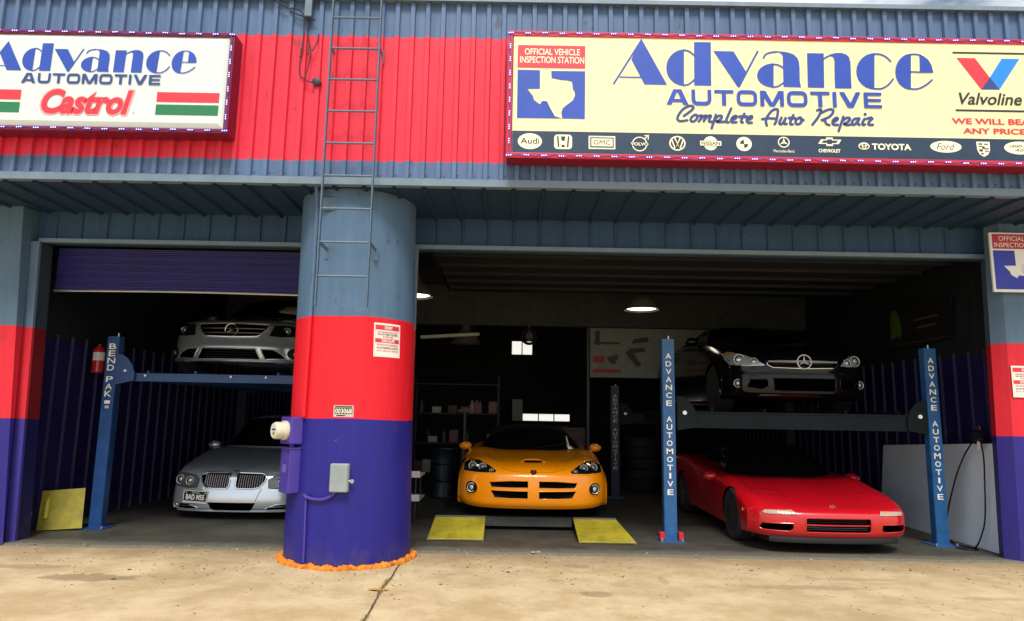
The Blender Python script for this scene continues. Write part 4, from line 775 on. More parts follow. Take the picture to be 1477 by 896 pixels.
# low drive-on lift of the middle bay
ml = thing('drive_on_lift', 'low dark drive on lift under the orange roadster', 'car lift', (.3, 11, .022))
for a_, b_ in ((-.93, -.32), (.84, 1.42)):
    bm = bmesh.new(); bx(bm, a_, b_, 9.16, 13.6, .12, .20, .006); obj('runway', bm, GREYL, ml)
for y in (9.35, 13.2):
    bm = bmesh.new(); bx(bm, -.31, .83, y, y + .16, .07, .19, .006); obj('cross_beam', bm, mat('beam_grey', (0.05, .052, .045), .6, var=.3), ml)
for x in (-.7, 1.1):
    bm = bmesh.new(); box(bm, (x, 9.9, .08), (.1, .9, .05), Matrix.Rotation(R(8), 3, 'X')); bx(bm, x - .2, x + .2, 9.4, 9.7, .022, .11); obj('scissor_arm', bm, STEELD, ml)
def ramp(label, bl, br, tr, tl, h0, h1):
    """worn plate ramp: bottom-left, bottom-right, top-right, top-left (x, y) and heights"""
    t = thing('drive_ramp', label, 'ramp', ((bl[0] + br[0]) / 2, (bl[1] + tl[1]) / 2, h0), 0, 'yellow plate ramps')
    P4 = [Vector((*bl, h0)), Vector((*br, h0)), Vector((*tr, h1)), Vector((*tl, h1))]; nrm_ = (P4[1] - P4[0]).cross(P4[3] - P4[0]).normalized()
    bm = bmesh.new(); A = [bm.verts.new(q) for q in P4]; B = [bm.verts.new(q + nrm_ * .012) for q in P4]
    bm.faces.new(A[::-1]); bm.faces.new(B)
    for i in range(4): bm.faces.new((A[i], A[(i + 1) % 4], B[(i + 1) % 4], B[i]))
    obj('plate', bm, YELLOW, t)
    for a_, b_ in ((P4[0], P4[3]), (P4[1], P4[2])):
        bm = bmesh.new(); d_ = (b_ - a_); ins = (P4[1] - P4[0]).normalized() * (.012 if a_ == P4[0] else -.012)
        tube(bm, [a_ + ins - nrm_ * .012, b_ + ins - nrm_ * .012], .011, 6); obj('side_rail', bm, YELLOW, t)
    bm = bmesh.new(); tube(bm, [P4[3] + nrm_ * .016 + Vector((0, .012, 0)), P4[2] + nrm_ * .016 + Vector((0, .012, 0))], .016, 8); obj('hinge_pin', bm, STEELD, t)
    bm = bmesh.new(); random.seed(9)
    for i in range(26):
        f_ = i / 26; q = P4[0].lerp(P4[1], f_) + nrm_ * .0135 + (P4[3] - P4[0]) * .008; w_ = random.uniform(.004, .03)
        quad(bm, [q, q + (P4[1] - P4[0]).normalized() * w_, q + (P4[1] - P4[0]).normalized() * w_ * .8 + (P4[3] - P4[0]) * random.uniform(.01, .05), q + (P4[3] - P4[0]) * random.uniform(.01, .04)])
    obj('chipped_edge', bm, mat('bare_chip', (0.45, .42, .36), .6), t); return t
ramp('worn yellow plate ramp left of the orange roadster', (-.955, 8.50), (-.29, 8.51), (-.295, 9.12), (-.93, 9.12), .03, .20)
ramp('worn yellow plate ramp right of the orange roadster with dark tyre scuffs', (.835, 8.46), (1.515, 8.47), (1.37, 9.12), (.825, 9.12), .03, .20)
yp = thing('drive_ramp', 'yellow plate ramp leaning upright on the purple wall of the left bay', 'ramp', (-5.5, 8.75, .022), 0, 'yellow plate ramps')
bm = bmesh.new(); P4 = [Vector((-5.68, 8.66, .03)), Vector((-5.22, 8.80, .045)), Vector((-5.30, 8.93, .51)), Vector((-5.74, 8.79, .48))]; nn = (P4[1] - P4[0]).cross(P4[3] - P4[0]).normalized()
A = [bm.verts.new(q) for q in P4]; B = [bm.verts.new(q - nn * .02) for q in P4]; bm.faces.new(A); bm.faces.new(B[::-1])
for i in range(4): bm.faces.new((A[i], B[i], B[(i + 1) % 4], A[(i + 1) % 4]))
obj('plate', bm, YELLOW, yp)
bm = bmesh.new(); hx = lambda u, v, d=.0: P4[0].lerp(P4[1], u).lerp(P4[3].lerp(P4[2], u), v) + nn * d
tube(bm, [hx(.17, .28, .02), hx(.17, .74, .02)], .026, 8); tube(bm, [hx(.17, .2, .012), hx(.17, .82, .012)], .008, 6); obj('hinge_tube', bm, mat('bright_yellow', (.55, .47, .05), .5), yp, True)
bm = bmesh.new(); tube(bm, crom([Vector((-5.77, 8.62, .42)), Vector((-5.72, 8.58, .30)), Vector((-5.70, 8.57, .22)), Vector((-5.73, 8.58, .12)), Vector((-5.77, 8.60, .10))], 6), .006, 6)
tag(obj('white_cord', bm, mat('cord_white', (.5, .5, .46), .6), None, True), 'thin pale cord hanging behind the leaning yellow ramp', 'cord')

# ------------------------------------------------------------------ cars
def hardware(name, col, rough=.3, metal=.0, coat=1.0):
    m = mat(name, col, rough, metal, coat); return m
class Car:
    """body lofted from lengthwise profiles; every face is built in car space: x right, y back from the nose, z up"""
    def __init__(s, name, label, loc, yaw, paint, W, prof, plan, crown, bulge, sill, tail=.25, shoulder=.80, lift=.03):
        s.root = thing(name, label, 'car', loc, yaw); s.z0 = loc[2]; s.paint = paint; s.W = W
        ts = [0, .40, .72, .89, .975]; nu = len(prof); slices = []
        for k, t in enumerate(ts):
            sl = []
            for u, (y, z) in enumerate(prof):
                fy = max(0.0, 1 - y / 1.6); by = max(0.0, 1 - (prof[8][0] + .3 - y) / 1.2) if u >= 8 else 0
                yy = y + plan[k] * fy - tail * (plan[k] / plan[-1]) * min(1, by)
                hi = max(0, min(1, (z - sill - .15) / .35)); zz = z + crown[k] * hi + bulge[k] * (1 if 4 <= u <= 6 else .6 if u in (7, 8, 9) else .25 if u == 3 else 0)
                zz += lift * (0, 0, .06, .32, .75)[k] * (1.0, .5, .1)[u] if u < 3 else 0
                sl.append(Vector((t * W, yy, zz)))
            slices.append(sl)
        top = slices[-1]
        sh = [Vector((W, q.y + .05 * max(0, 1 - q.y / 1.5), sill + (q.z - sill) * shoulder)) for q in top]
        md = [Vector((W * .995, q.y + .09 * max(0, 1 - q.y / 1.5), sill + (q.z - sill) * .42)) for q in top]
        lo = [Vector((W * .965, q.y + .12 * max(0, 1 - q.y / 1.5), sill + .012 * math.sin(i) + lift * max(0, 1 - q.y / 1.1))) for i, q in enumerate(top)]
        ctrl = slices + [sh, md, lo]
        for c in ctrl:
            for i in range(1, len(c)):
                if c[i].y < c[i - 1].y + .004 and i in (1, 2) and False: c[i].y = c[i - 1].y + .004
        # dense grid
        rows = [crom(c, 5) for c in ctrl]; nU = len(rows[0]); cols = []
        for u in range(nU):
            half = [row[u] for row in rows]; m_ = Vector((-half[1].x, half[1].y, half[1].z))
            full = crom([m_] + half, 5)[5:]; cols.append(full)
        nV = len(cols[0]); bm = bmesh.new(); G = []
        for u in range(nU):
            right = [bm.verts.new(q) for q in cols[u]]; left = [right[0]] + [bm.verts.new((-q.x, q.y, q.z)) for q in cols[u][1:]]
            G.append(left[:0:-1] + right)
        for u in range(nU - 1):
            for v in range(len(G[0]) - 1): bm.faces.new((G[u][v], G[u][v + 1], G[u + 1][v + 1], G[u + 1][v]))
            bm.faces.new((G[u][0], G[u + 1][0], G[u + 1][-1], G[u][-1]))
        bm.faces.new(G[0][::-1]); bm.faces.new(G[-1])
        bmesh.ops.transform(bm, matrix=Matrix.Translation((0, 0, -s.z0)), verts=bm.verts)
        bmesh.ops.recalc_face_normals(bm, faces=bm.faces)
        s.bm = bm; s.bvh = BVHTree.FromBMesh(bm); s.cuts = []; s.wheels = []
    def hit(s, x, z):
        h = s.bvh.ray_cast(Vector((x, -2, z - s.z0)), Vector((0, 1, 0)))
        if h[0] is None: h = s.bvh.find_nearest(Vector((x, .3, z - s.z0)))
        return h[0], h[1]
    def sit(s, x, z, o=.0):
        q, n = s.hit(x, z); return q + n * o
    def top(s, x, y, o=0.0):
        h = s.bvh.ray_cast(Vector((x, y, 4)), Vector((0, 0, -1))); return h[0] + h[1] * o
    def cut(s, pts, depth, both=False):
        for sgn_ in ((1, -1) if both else (1,)): s.cuts.append(([(x * sgn_, z) for x, z in pts], depth))
    def add(s, name, bm, m, parent=None, smooth=True, angle=40): return obj(name, bm, m, parent or s.root, smooth, world=False, angle=angle)
    def finish(s, arches):
        me = bpy.data.meshes.new('body'); s.bm.to_mesh(me); s.bm.free(); me.materials.append(s.paint); me.materials.append(VOID)
        cm = bmesh.new()
        for pts, dep in s.cuts:
            yb = max(s.hit(x, z)[0].y for x, z in pts) ; yb = min(yb, .9) + dep
            A = [cm.verts.new((x, -1.0, z - s.z0)) for x, z in pts]; B = [cm.verts.new((x, yb, z - s.z0)) for x, z in pts]; n = len(pts)
            for i in range(n): cm.faces.new((A[i], A[(i + 1) % n], B[(i + 1) % n], B[i]))
            cm.faces.new(A[::-1]); cm.faces.new(B)
        for y, zc, rad in arches:
            for sg in (1, -1): lathe(cm, [(rad, s.W - .30), (rad, s.W + .4)] if sg > 0 else [(rad, -s.W - .4), (rad, -s.W + .30)], (0, y, zc - s.z0), 'X', 40)
        bmesh.ops.recalc_face_normals(cm, faces=cm.faces)
        cme = bpy.data.meshes.new('cutter'); cm.to_mesh(cme); cm.free(); cme.materials.append(VOID)
        bo = bpy.data.objects.new('body', me); COL.objects.link(bo); co = bpy.data.objects.new('cutter', cme); COL.objects.link(co)
        md = bo.modifiers.new('b', 'BOOLEAN'); md.operation = 'DIFFERENCE'; md.object = co; md.solver = 'EXACT'; md.use_self = True; md.material_mode = 'TRANSFER'
        dg = bpy.context.evaluated_depsgraph_get(); nm = bpy.data.meshes.new_from_object(bo.evaluated_get(dg)); nm.name = 'body'
        bo.modifiers.clear(); bpy.data.objects.remove(co)
        print('BODY', s.root.name, len(me.polygons), '->', len(nm.polygons), [m.name if m else None for m in nm.materials])
        if len(nm.polygons) > len(me.polygons) * .5: bo.data = nm
        for f in bo.data.polygons: f.use_smooth = True
        bo.data.set_sharp_from_angle(angle=R(38)); bo.parent = s.root; s.body = bo
    def patch(s, name, pts, m, o=.004, parent=None, dens=2, th=0.0):
        bm = bmesh.new(); v = [bm.verts.new((x, 0, z)) for x, z in pts]; es = [bm.edges.new((v[i], v[(i + 1) % len(v)])) for i in range(len(v))]
        bmesh.ops.triangle_fill(bm, edges=es, use_beauty=True)
        for _ in range(dens): bmesh.ops.subdivide_edges(bm, edges=bm.edges[:], cuts=1, use_grid_fill=True)
        for q in bm.verts: q.co = s.sit(q.co.x, q.co.z, o)
        return s.add(name, bm, m, parent)
    def outline(s, name, pts, rad, m, o=.004, parent=None, closed=True, smooth=True):
        P = [Vector((x, z, 0)) for x, z in pts]
        if closed: P = P + [P[0]]
        D = []
        for i in range(len(P) - 1):
            n = max(2, int((P[i + 1] - P[i]).length / .025))
            D += [P[i].lerp(P[i + 1], k / n) for k in range(n)]
        if not closed: D.append(P[-1])
        bm = bmesh.new(); tube(bm, [s.sit(q.x, q.y, o) for q in D], rad, 8, closed); return s.add(name, bm, m, parent)
    def lamp(s, name, x, z, rad, rim=mat('lamp_ring', (.62, .63, .65), .3, .2), lens=LENS, o=.006, parent=None, depth=.02, fwd=None):
        q, n = s.hit(x, z); d_ = Vector((n.x * .4, -1, n.z * .3)).normalized(); c = q + d_ * o
        bm = bmesh.new(); lathe(bm, [(rad * .98, -depth), (rad, 0), (rad * .9, .010), (rad * .80, .006), (rad * .78, -.004), (rad * .45, -.002), (rad * .30, .006), (rad * .05, .010)], (0, 0, 0), 'Z', 24, mis=[0, 0, 0, 2, 2, 1, 1, 1])
        bmesh.ops.transform(bm, matrix=Matrix.Translation(c) @ d_.to_track_quat('Z', 'Y').to_matrix().to_4x4(), verts=bm.verts)
        return s.add(name, bm, [rim, lens, STEELD], parent)
    def wheel(s, x, y, rad, wd, rimm=ALLOY, spokes=5):
        sg = 1 if x > 0 else -1; zc = rad
        bm = bmesh.new(); h = wd / 2; lathe(bm, [(rad * .66, -h * .9), (rad * .9, -h), (rad, -h * .75), (rad, h * .75), (rad * .9, h), (rad * .66, h * .9)], (x, y, zc), 'X', 40)
        ty = s.add('wheel', bm, RUBBER)
        bm = bmesh.new(); f = sg * h
        lathe(bm, sorted([(rad * .67, f * .93), (rad * .60, f * .90), (rad * .58, f * .3)], key=lambda q: q[1]), (x, y, zc), 'X', 40)
        for k in range(spokes):
            a_ = 2 * math.pi * k / spokes; box(bm, (x + f * .8, y + math.cos(a_) * rad * .33, zc + math.sin(a_) * rad * .33), (.03, rad * .62, rad * .13), Matrix.Rotation(a_, 3, 'X'), .006)
        lathe(bm, sorted([(rad * .14, f * .95), (rad * .16, f * .6)], key=lambda q: q[1]), (x, y, zc), 'X', 20); s.add('rim', bm, rimm, ty)
    def cabin(s, y0, yf, yr, y1, zb, zr, wb, wr, roofm=None, curve=.28, glass=DULLGLASS, zrear=None):
        zrear = zrear or zb + .05
        prof = [(y0, zb), ((y0 + yf) / 2, zb + (zr - zb) * .56), (yf, zr - .035), ((yf + yr) / 2, zr), (yr, zr - .05), ((yr + y1) / 2, zrear + (zr - zrear) * .5), (y1, zrear)]
        hs = (0, .56, .93, 1, .95, .55, .05); ctrl = []
        for t, pc, dz in ((0, 0, 0), (.5, .07, -.01), (.85, .30, -.035), (1.0, .5, -.10)):
            c = []
            for (y, z), h in zip(prof, hs):
                w = wb + (wr - wb) * h; fr = max(0, 1 - (y - y0) / (yf - y0 + .5)); bk = max(0, 1 - (y1 - y) / (y1 - yr + .5))
                c.append(Vector((t * w, y + curve * pc * 2 * fr - .2 * pc * 2 * bk, z + dz * h - s.z0)))
            ctrl.append(c)
        ctrl.append([Vector((q.x * 1.0 + .02, q.y + .02 * (1 if q.y < (y0 + y1) / 2 else -1), zb - .10 - s.z0)) for q in ctrl[-1]])
        rows = [crom(c, 6) for c in ctrl]; nU = len(rows[0]); V_ = []
        for u in range(nU):
            half = [row[u] for row in rows]; full = crom([Vector((-half[1].x, half[1].y, half[1].z))] + half, 6)[6:]; V_.append(full)
        nV = len(V_[0])
        def grid(u0, u1, v0, v1, o, mirror):
            bm = bmesh.new(); ids = []
            for u in range(u0, u1 + 1):
                row = []
                for v in range(v0, v1 + 1):
                    a_ = V_[min(u + 1, nU - 1)][v] - V_[max(u - 1, 0)][v]; b_ = V_[u][min(v + 1, nV - 1)] - V_[u][max(v - 1, 0)]; n = b_.cross(a_)
                    n = -n.normalized() if n.length > 1e-9 else Vector((0, 0, 1))
                    if n.z < 0 and v < nV * .6: n = -n
                    if v >= nV * .6 and n.x < 0: n = -n
                    row.append(V_[u][v] + n * o)
                ids.append(row)
            for sg in ((1, -1) if mirror else (1,)):
                vv = [[bm.verts.new((q.x * sg, q.y, q.z)) for q in row] for row in ids]
                for i in range(len(vv) - 1):
                    for j in range(len(vv[0]) - 1): bm.faces.new((vv[i][j], vv[i][j + 1], vv[i + 1][j + 1], vv[i + 1][j]))
            bmesh.ops.remove_doubles(bm, verts=bm.verts, dist=1e-5); return bm
        s.add('cabin', grid(0, nU - 1, 0, nV - 1, 0, True), roofm or s.paint)
        s.add('windshield', grid(1, 11, 0, 15, .005, True), glass)
        s.add('rear_window', grid(26, nU - 2, 0, 14, .005, True), glass)
        for sg in (1, -1):
            bm = grid(7, 28, 18, 22, .006, False)
            if sg < 0: bmesh.ops.transform(bm, matrix=Matrix.Diagonal((-1, 1, 1, 1)), verts=bm.verts)
            s.add('side_window', bm, glass)
    def mirrors(s, x, y, z, sx=.115, sz=.075, m=None):
        for sg in (1, -1):
            bm = bmesh.new(); v = bmesh.ops.create_uvsphere(bm, u_segments=20, v_segments=12, radius=1)['verts']
            for q in v:
                c = q.co; yy = c.y * .09 if c.y < 0 else c.y * .03; q.co = Vector((sg * x + c.x * sx, y + yy, z - s.z0 + c.z * sz * (1 - .15 * c.x * sg)))
            mo = s.add('wing_mirror', bm, m or s.paint)
            bm = bmesh.new(); tube(bm, crom([Vector((sg * (x - sx * .6), y, z - s.z0 - sz * .6)), Vector((sg * (x - .11), y + .01, z - s.z0 - .11)), Vector((sg * (x - .16), y + .03, z - s.z0 - .17))], 4), .022, 8); s.add('mirror_stalk', bm, m or s.paint, mo)
    def seam(s, pts, rad=.004, m=None):
        bm = bmesh.new(); P = []
        for i in range(len(pts) - 1):
            a_, b_ = Vector(pts[i]), Vector(pts[i + 1]); n = max(2, int((b_ - a_).length / .05)); P += [a_.lerp(b_, k / n) for k in range(n)]
        P.append(Vector(pts[-1])); 
        for sg in (1, -1): tube(bm, [s.top(q.x * sg, q.y, -.001) for q in P], rad, 6)
        return s.add('panel_gap', bm, m or BLACKP)
def sym(pts): return [(-x, z) for x, z in pts]
def star(c, rad, x, z, m=CHROME, o=.02, ytilt=None):
    """three pointed star in a ring"""
    q, n = c.hit(x, z); cc = Vector((q.x, q.y - o, q.z)); bm = bmesh.new()
    tube(bm, [cc + Vector((math.cos(R(a_)) * rad, 0, math.sin(R(a_)) * rad)) for a_ in range(0, 360, 12)], rad * .085, 8, True)
    for an in (90, 210, 330):
        ca, sa = math.cos(R(an)), math.sin(R(an)); w_ = rad * .17
        A = [bm.verts.new(cc + Vector((ca * rad, 0, sa * rad))), bm.verts.new(cc + Vector((-sa * w_, 0, ca * w_))), bm.verts.new(cc + Vector((-ca * w_, 0, -sa * w_))), bm.verts.new(cc + Vector((sa * w_, 0, -ca * w_))), bm.verts.new(cc + Vector((0, -rad * .14, 0)))]
        for i in range(4): bm.faces.new((A[i], A[(i + 1) % 4], A[4]))
    return c.add('star_emblem', bm, m, None, True, 20)

# orange roadster -----------------------------------------------------------
ORANGE = mat('orange_paint', (0.97, 0.305, 0.001), .28, 0.0, .55)
c = Car('roadster_car', 'orange two seat roadster with twin ringed headlamps and crossed grille behind two yellow ramps', (.315, 9.1, .20), 0, ORANGE, 1.0,
    [(.07, .318), (.015, .40), (0, .62), (.05, .775), (.30, .875), (.75, .945), (1.25, 1.0), (2.2, 1.0), (3.3, 1.03), (4.25, .99), (4.40, .72), (4.28, .42)], [0, .03, .13, .27, .42], [0, -.005, -.01, -.045, -.10], [0, 0, .035, .03, 0], .30, shoulder=.86, lift=.085)
g = [(.570, .650), (.30, .670), (.068, .670), (.068, .584), (.30, .580), (.540, .583)]; c.cut(sym(g), .10); c.cut(g, .10)
g2 = [(.555, .548), (.30, .545), (.068, .543), (.068, .448), (.30, .446), (.500, .453)]; c.cut(sym(g2), .10); c.cut(g2, .10)
hl = [(.845, .915), (.712, .905), (.57, .845), (.467, .782), (.50, .757), (.70, .752), (.925, .762), (.93, .85)]
c.finish([(.95, .54, .36), (3.45, .54, .37)])
for sg in (1, -1):
    h = c.patch('headlight', [(x * sg, z) for x, z in hl], GLASSB, .004)
    c.outline('headlight_rim', [(x * sg, z) for x, z in hl], .007, ORANGE, .001, h)
    for x, z, rr in ((.80, .832, .056), (.665, .824, .054)): c.lamp('headlamp', x * sg, z, rr, MATS['lamp_ring'], mat('lens_mid', (.22, .24, .23), .2, .2, .8), .008, h)
    c.lamp('turn_lamp', .545 * sg, .785, .03, MATS['lamp_ring'], LENS, .006, h)
    f_ = c.patch('fog_recess', ell(.80 * sg, .566, .080, .080, n=24), BLACKP, .003)
    c.lamp('fog_lamp', .80 * sg, .566, .062, MATS['lamp_ring'], LENS, .010, f_); c.outline('fog_rim', ell(.80 * sg, .566, .084, .084, n=24), .007, ORANGE, .002, f_)
for q in (g, g2):
    for sg in (1, -1):
        bm = bmesh.new(); xs_ = [x * sg for x, z in q]; zs_ = [z for x, z in q]; yb = .10
        for k in range(7): zz = min(zs_) + (max(zs_) - min(zs_)) * (k + .5) / 7 - c.z0; tube(bm, [(min(xs_) + .03, yb, zz), (max(xs_) - .03, yb, zz)], .003, 5)
        c.add('grille_mesh', bm, BLACKP); c.outline('grille_lip', [(x * sg, z) for x, z in q], .005, ORANGE, -.001)
bm = bmesh.new(); pts = [(-.13, .885), (-.09, .903), (.09, .903), (.13, .885), (.09, .880), (-.09, .880)]
c.patch('hood_scoop', pts, BLACKP, .004, dens=3); c.outline('scoop_lip', [(-.15, .886), (-.10, .908), (.10, .908), (.15, .886)], .012, ORANGE, .003, None, False)
em = c.patch('nose_emblem', [(-.035, .80), (.035, .80), (.04, .775), (.02, .752), (0, .745), (-.02, .752), (-.04, .775)], BLACKP, .005); c.patch('emblem_face', [(-.018, .79), (.018, .79), (.010, .764), (-.010, .764)], mat('emblem_red', (.25, .02, .02), .4), .008, em)
c.seam([(.40, .42), (.56, .55), (.66, 1.0), (.66, 1.25)], .004); c.seam([(0, .045), (.25, .07), (.42, .16)], .003)
bm = bmesh.new(); prism(bm, [(-.72, .318), (.72, .318), (.68, .292), (-.68, .292)], lambda x, z, d: Vector((x, .09 + d + .22 * (abs(x) / .72) ** 2, z - .20)), 0, .05); c.add('chin_spoiler', bm, BLACKP, None, False)
c.cabin(1.32, 1.95, 2.5, 3.1, .98, 1.36, .80, .56, BLACKP, .30)
c.mirrors(.985, 1.62, 1.035, .095, .062)
bm = bmesh.new(); tube(bm, [(.05, 1.34, .83), (.55, 1.46, .90)], .008, 6); tube(bm, [(.50, 1.48, .92), (.48, 1.60, 1.06)], .006, 6); c.add('wiper', bm, BLACKP)
bm = bmesh.new(); prism(bm, [(.545, .86), (.585, .86), (.57, .93), (.555, 1.0), (.545, 1.0)], lambda x, z, d: Vector((x, 1.50 + d + (z - .86) * 1.3, z)), 0, .004); c.add('windshield_glint', bm, mat('pale_glint', (.75, .68, .5), .5), None, False)  # pale sliver shaped and coloured as a reflected glint on the glass
for x in (-.80, .80):
    c.wheel(x, .95, .335, .27); c.wheel(x, 3.45, .335, .30)

# red sports car --------------------------------------------------------------
CARRED = mat('red_paint', (0.52, 0.004, 0.012), .28, 0.0, 1.0)
c = Car('sports_car', 'low red sports car with slim nose lamps below the raised black saloon', (3.69, 7.98, .022), R(0), CARRED, .915,
    [(.07, .20), (.02, .26), (0, .40), (.05, .50), (.35, .585), (.80, .665), (1.35, .745), (2.2, .80), (3.5, .92), (4.2, .88), (4.33, .62), (4.22, .32)], [0, .02, .08, .18, .30], [0, -.003, -.006, -.012, -.045], [0, 0, .022, .038, .030], .19, shoulder=.87)
g = rrect(-.365, .365, .265, .424, .025); c.cut(g, .12)
si = [(.50, .358), (.80, .352), (.83, .30), (.80, .272), (.53, .268), (.49, .30)]; c.cut(si, .05, True)
sl = [(.46, .452), (.50, .498), (.765, .493), (.80, .47), (.775, .448)]
c.finish([(.97, .33, .335), (3.43, .33, .345)])
bm = bmesh.new(); tube(bm, [c.sit(x / 20 * .36, .345, -.012) for x in range(-20, 21)], .008, 6); c.add('grille_bar', bm, CARRED)
bm = bmesh.new()
for z in (.29, .31, .33, .37, .39, .405): tube(bm, [(-.35, .07, z - .022), (.35, .07, z - .022)], .004, 5)
c.add('grille_mesh', bm, STEELD); c.outline('grille_lip', g, .008, CARRED, .0)
for sg in (1, -1):
    t_ = c.patch('turn_signal', [(x * sg, z) for x, z in sl], mat('clear_lens', (.40, .36, .32), .2, .0, .3), .005)
    c.outline('signal_rim', [(x * sg, z) for x, z in sl], .006, CARRED, .002, t_)
    bm = bmesh.new()
    for k in range(7): x = (.51 + k * .038) * sg; a_, b_ = c.sit(x, .456, .007), c.sit(x, .488, .007); tube(bm, [a_, b_], .004, 5)
    tube(bm, [c.sit((.50 + .25 * k / 8) * sg, .454, .007) for k in range(9)], .004, 5); c.add('lens_ribs', bm, mat('lens_amber', (.55, .33, .18), .3), t_)
    c.patch('amber_end', [(.535 * sg, .456), (.535 * sg, .490), (.60 * sg, .490), (.60 * sg, .456)], mat('soft_amber', (.50, .30, .20), .2, 0, 1.0), .0062, t_)
    c.outline('intake_lip', [(x * sg, z) for x, z in si], .007, CARRED, .0)
    c.seam([(.42, .42), (.46, .60), (.78, .66), (.80, .50)], .003); break_ = None
bm = bmesh.new(); pts = []
for x in range(-18, 19): q = c.sit(x / 18 * .82, .205, .0); pts.append(Vector((q.x, q.y + .01, .20 - .022)))
for i, q in enumerate(pts):
    pass
tv = [[bm.verts.new(q + Vector((0, dy_, dz_))) for q in pts] for dy_, dz_ in ((-.012, .008), (-.025, -.03), (-.018, -.058), (.10, -.062))]
for a_, b_ in zip(tv, tv[1:]):
    for i in range(len(a_) - 1): bm.faces.new((a_[i], a_[i + 1], b_[i + 1], b_[i]))
c.add('chin_spoiler', bm, mat('soft_black', (.005, .005, .006), .6))
bm = bmesh.new(); q = c.top(.0, .16, .004); tube(bm, [q + Vector((-.03, 0, 0)), q + Vector((-.012, -.012, .004)), q + Vector((.012, -.012, .004)), q + Vector((.03, 0, 0))], .007, 6); tube(bm, [q + Vector((-.016, 0, .002)), q + Vector((0, -.01, .016)), q + Vector((.016, 0, .002))], .006, 6); c.add('nose_emblem', bm, CHROME)
c.seam([(0, .10), (.4, .16), (.72, .35), (.74, .8), (.72, 1.30)], .003)
bm = bmesh.new(); q = c.bvh.ray_cast(Vector((-2, .50, .43)), Vector((1, 0, 0)))[0]; box(bm, q + Vector((-.002, 0, 0)), (.012, .075, .035), Matrix.Rotation(R(-12), 3, 'Z'), .004); c.add('side_marker', bm, AMBER)
c.cabin(1.40, 2.15, 2.75, 3.7, .735, 1.17, .76, .52, BLACKP, .32)
c.mirrors(.965, 1.66, .735, .105, .068)
for x in (-.79, .79): c.wheel(x, .97, .315, .235, STEELD); c.wheel(x, 3.43, .315, .26)

# silver saloon on the floor of the left bay -----------------------------------
SILVER = mat('silver_paint', (0.64, 0.70, 0.75), .24, .72, .6)
c = Car('saloon_car', 'silver saloon with kidney grilles and offset black number plate on the left bay floor', (-3.78, 9.7, .022), 0, SILVER, .945,
    [(.06, .135), (.01, .19), (0, .32), (.035, .49), (.12, .655), (.50, .78), (1.35, .93), (2.3, .96), (3.5, 1.03), (4.5, 1.03), (4.65, .65), (4.5, .27)], [0, .02, .09, .19, .32], [0, -.004, -.018, -.032, -.075], [0, .01, .02, .02, .01], .15, shoulder=.84)
kd = [(.045, .62), (.065, .650), (.38, .645), (.445, .615), (.43, .54), (.365, .463), (.28, .445), (.075, .447), (.045, .475)]
c.cut(kd, .06, True)
lg = [(-.315, .262), (.335, .262), (.29, .175), (.25, .148), (-.22, .148), (-.265, .175)]; c.cut(lg, .12)
sg_ = [(.46, .185), (.60, .235), (.82, .248), (.87, .21), (.82, .168), (.49, .160)]; c.cut(sg_, .05, True)
hl = [(.49, .455), (.475, .56), (.55, .612), (.76, .632), (.915, .605), (.925, .53), (.80, .468), (.64, .448)]
c.finish([(.88, .345, .36), (3.65, .345, .36)])
for sg in (1, -1):
    k2 = [(x * sg, z) for x, z in kd]; kg = c.outline('kidney_grille', k2, .011, CHROME, .004)
    bm = bmesh.new()
    for k in range(11): x = (.080 + k * .031) * sg; tube(bm, [c.sit(x, .462, -.012), c.sit(x, .55, -.012), c.sit(x, .632, -.012)], .006, 5)
    c.add('grille_bars', bm, mat('kidney_bars', (.34, .34, .35), .4, .1), kg)
    h = c.patch('headlight', [(x * sg, z) for x, z in hl], mat('lamp_grey', (.10, .115, .12), .1, .2, 1.0), .004); c.outline('headlight_rim', [(x * sg, z) for x, z in hl], .006, BLACKP, .002, h)
    c.lamp('headlamp', .775 * sg, .545, .066, MATS['lamp_ring'], LENS, .008, h); c.lamp('headlamp', .615 * sg, .537, .058, MATS['lamp_ring'], LENS, .008, h)
    bm = bmesh.new(); tube(bm, [c.sit(x * sg, .205 + (x - .5) * .02, .002) for x in (.50, .56, .62, .68, .74)], .006, 6); c.add('intake_bar', bm, CHROME)
    c.lamp('fog_lamp', .80 * sg, .210, .040, MATS['lamp_ring'], LENS, -.002); c.outline('intake_lip', [(x * sg, z) for x, z in sg_], .007, SILVER, .0)
    c.outline('bumper_crease', [(.40 * sg, .45), (.36 * sg, .36), (.33 * sg, .275)], .006, SILVER, .0, None, False)
    c.seam([(.10, .14), (.40, .30), (.60, .80), (.70, 1.30)], .003, SILVER)
bm = bmesh.new(); tube(bm, [c.sit(x / 20 * .80, .147, .004) for x in range(-20, 21)], .012, 6); c.add('bumper_lip', bm, SILVER)
bm = bmesh.new(); q = c.top(0, .15, .004); lathe(bm, [(.036, 0), (.036, .006), (.03, .008)], q, 'Z', 20); c.add('nose_emblem', bm, STEELD)
c.seam([(0, .105), (.42, .14), (.55, .22), (.80, .40), (.84, 1.3)], .003)
pg = thing('license_plate', 'black number plate hung off centre on the silver saloon bumper', 'number plate', (-3.78 - .48, 9.66, .33)); prt = Matrix.Rotation(R(3), 3, 'Y')
PLC = Vector((-3.78 - .482, 9.715, .332))
bm = bmesh.new(); box(bm, PLC, (.325, .012, .165), prt, .004); obj('plate', bm, BLACKP, pg)
fn = lambda x, z, d: PLC + prt @ Vector((x, -.006 - d, z))
fl = Flat(fn)
for a_, b_ in (((-.158, -.078), (.158, -.078)), ((-.158, .078), (.158, .078)), ((-.158, -.078), (-.158, .078)), ((.158, -.078), (.158, .078))): fl.stroke([a_, b_], .007, LETCREAM, 0, smooth=False)
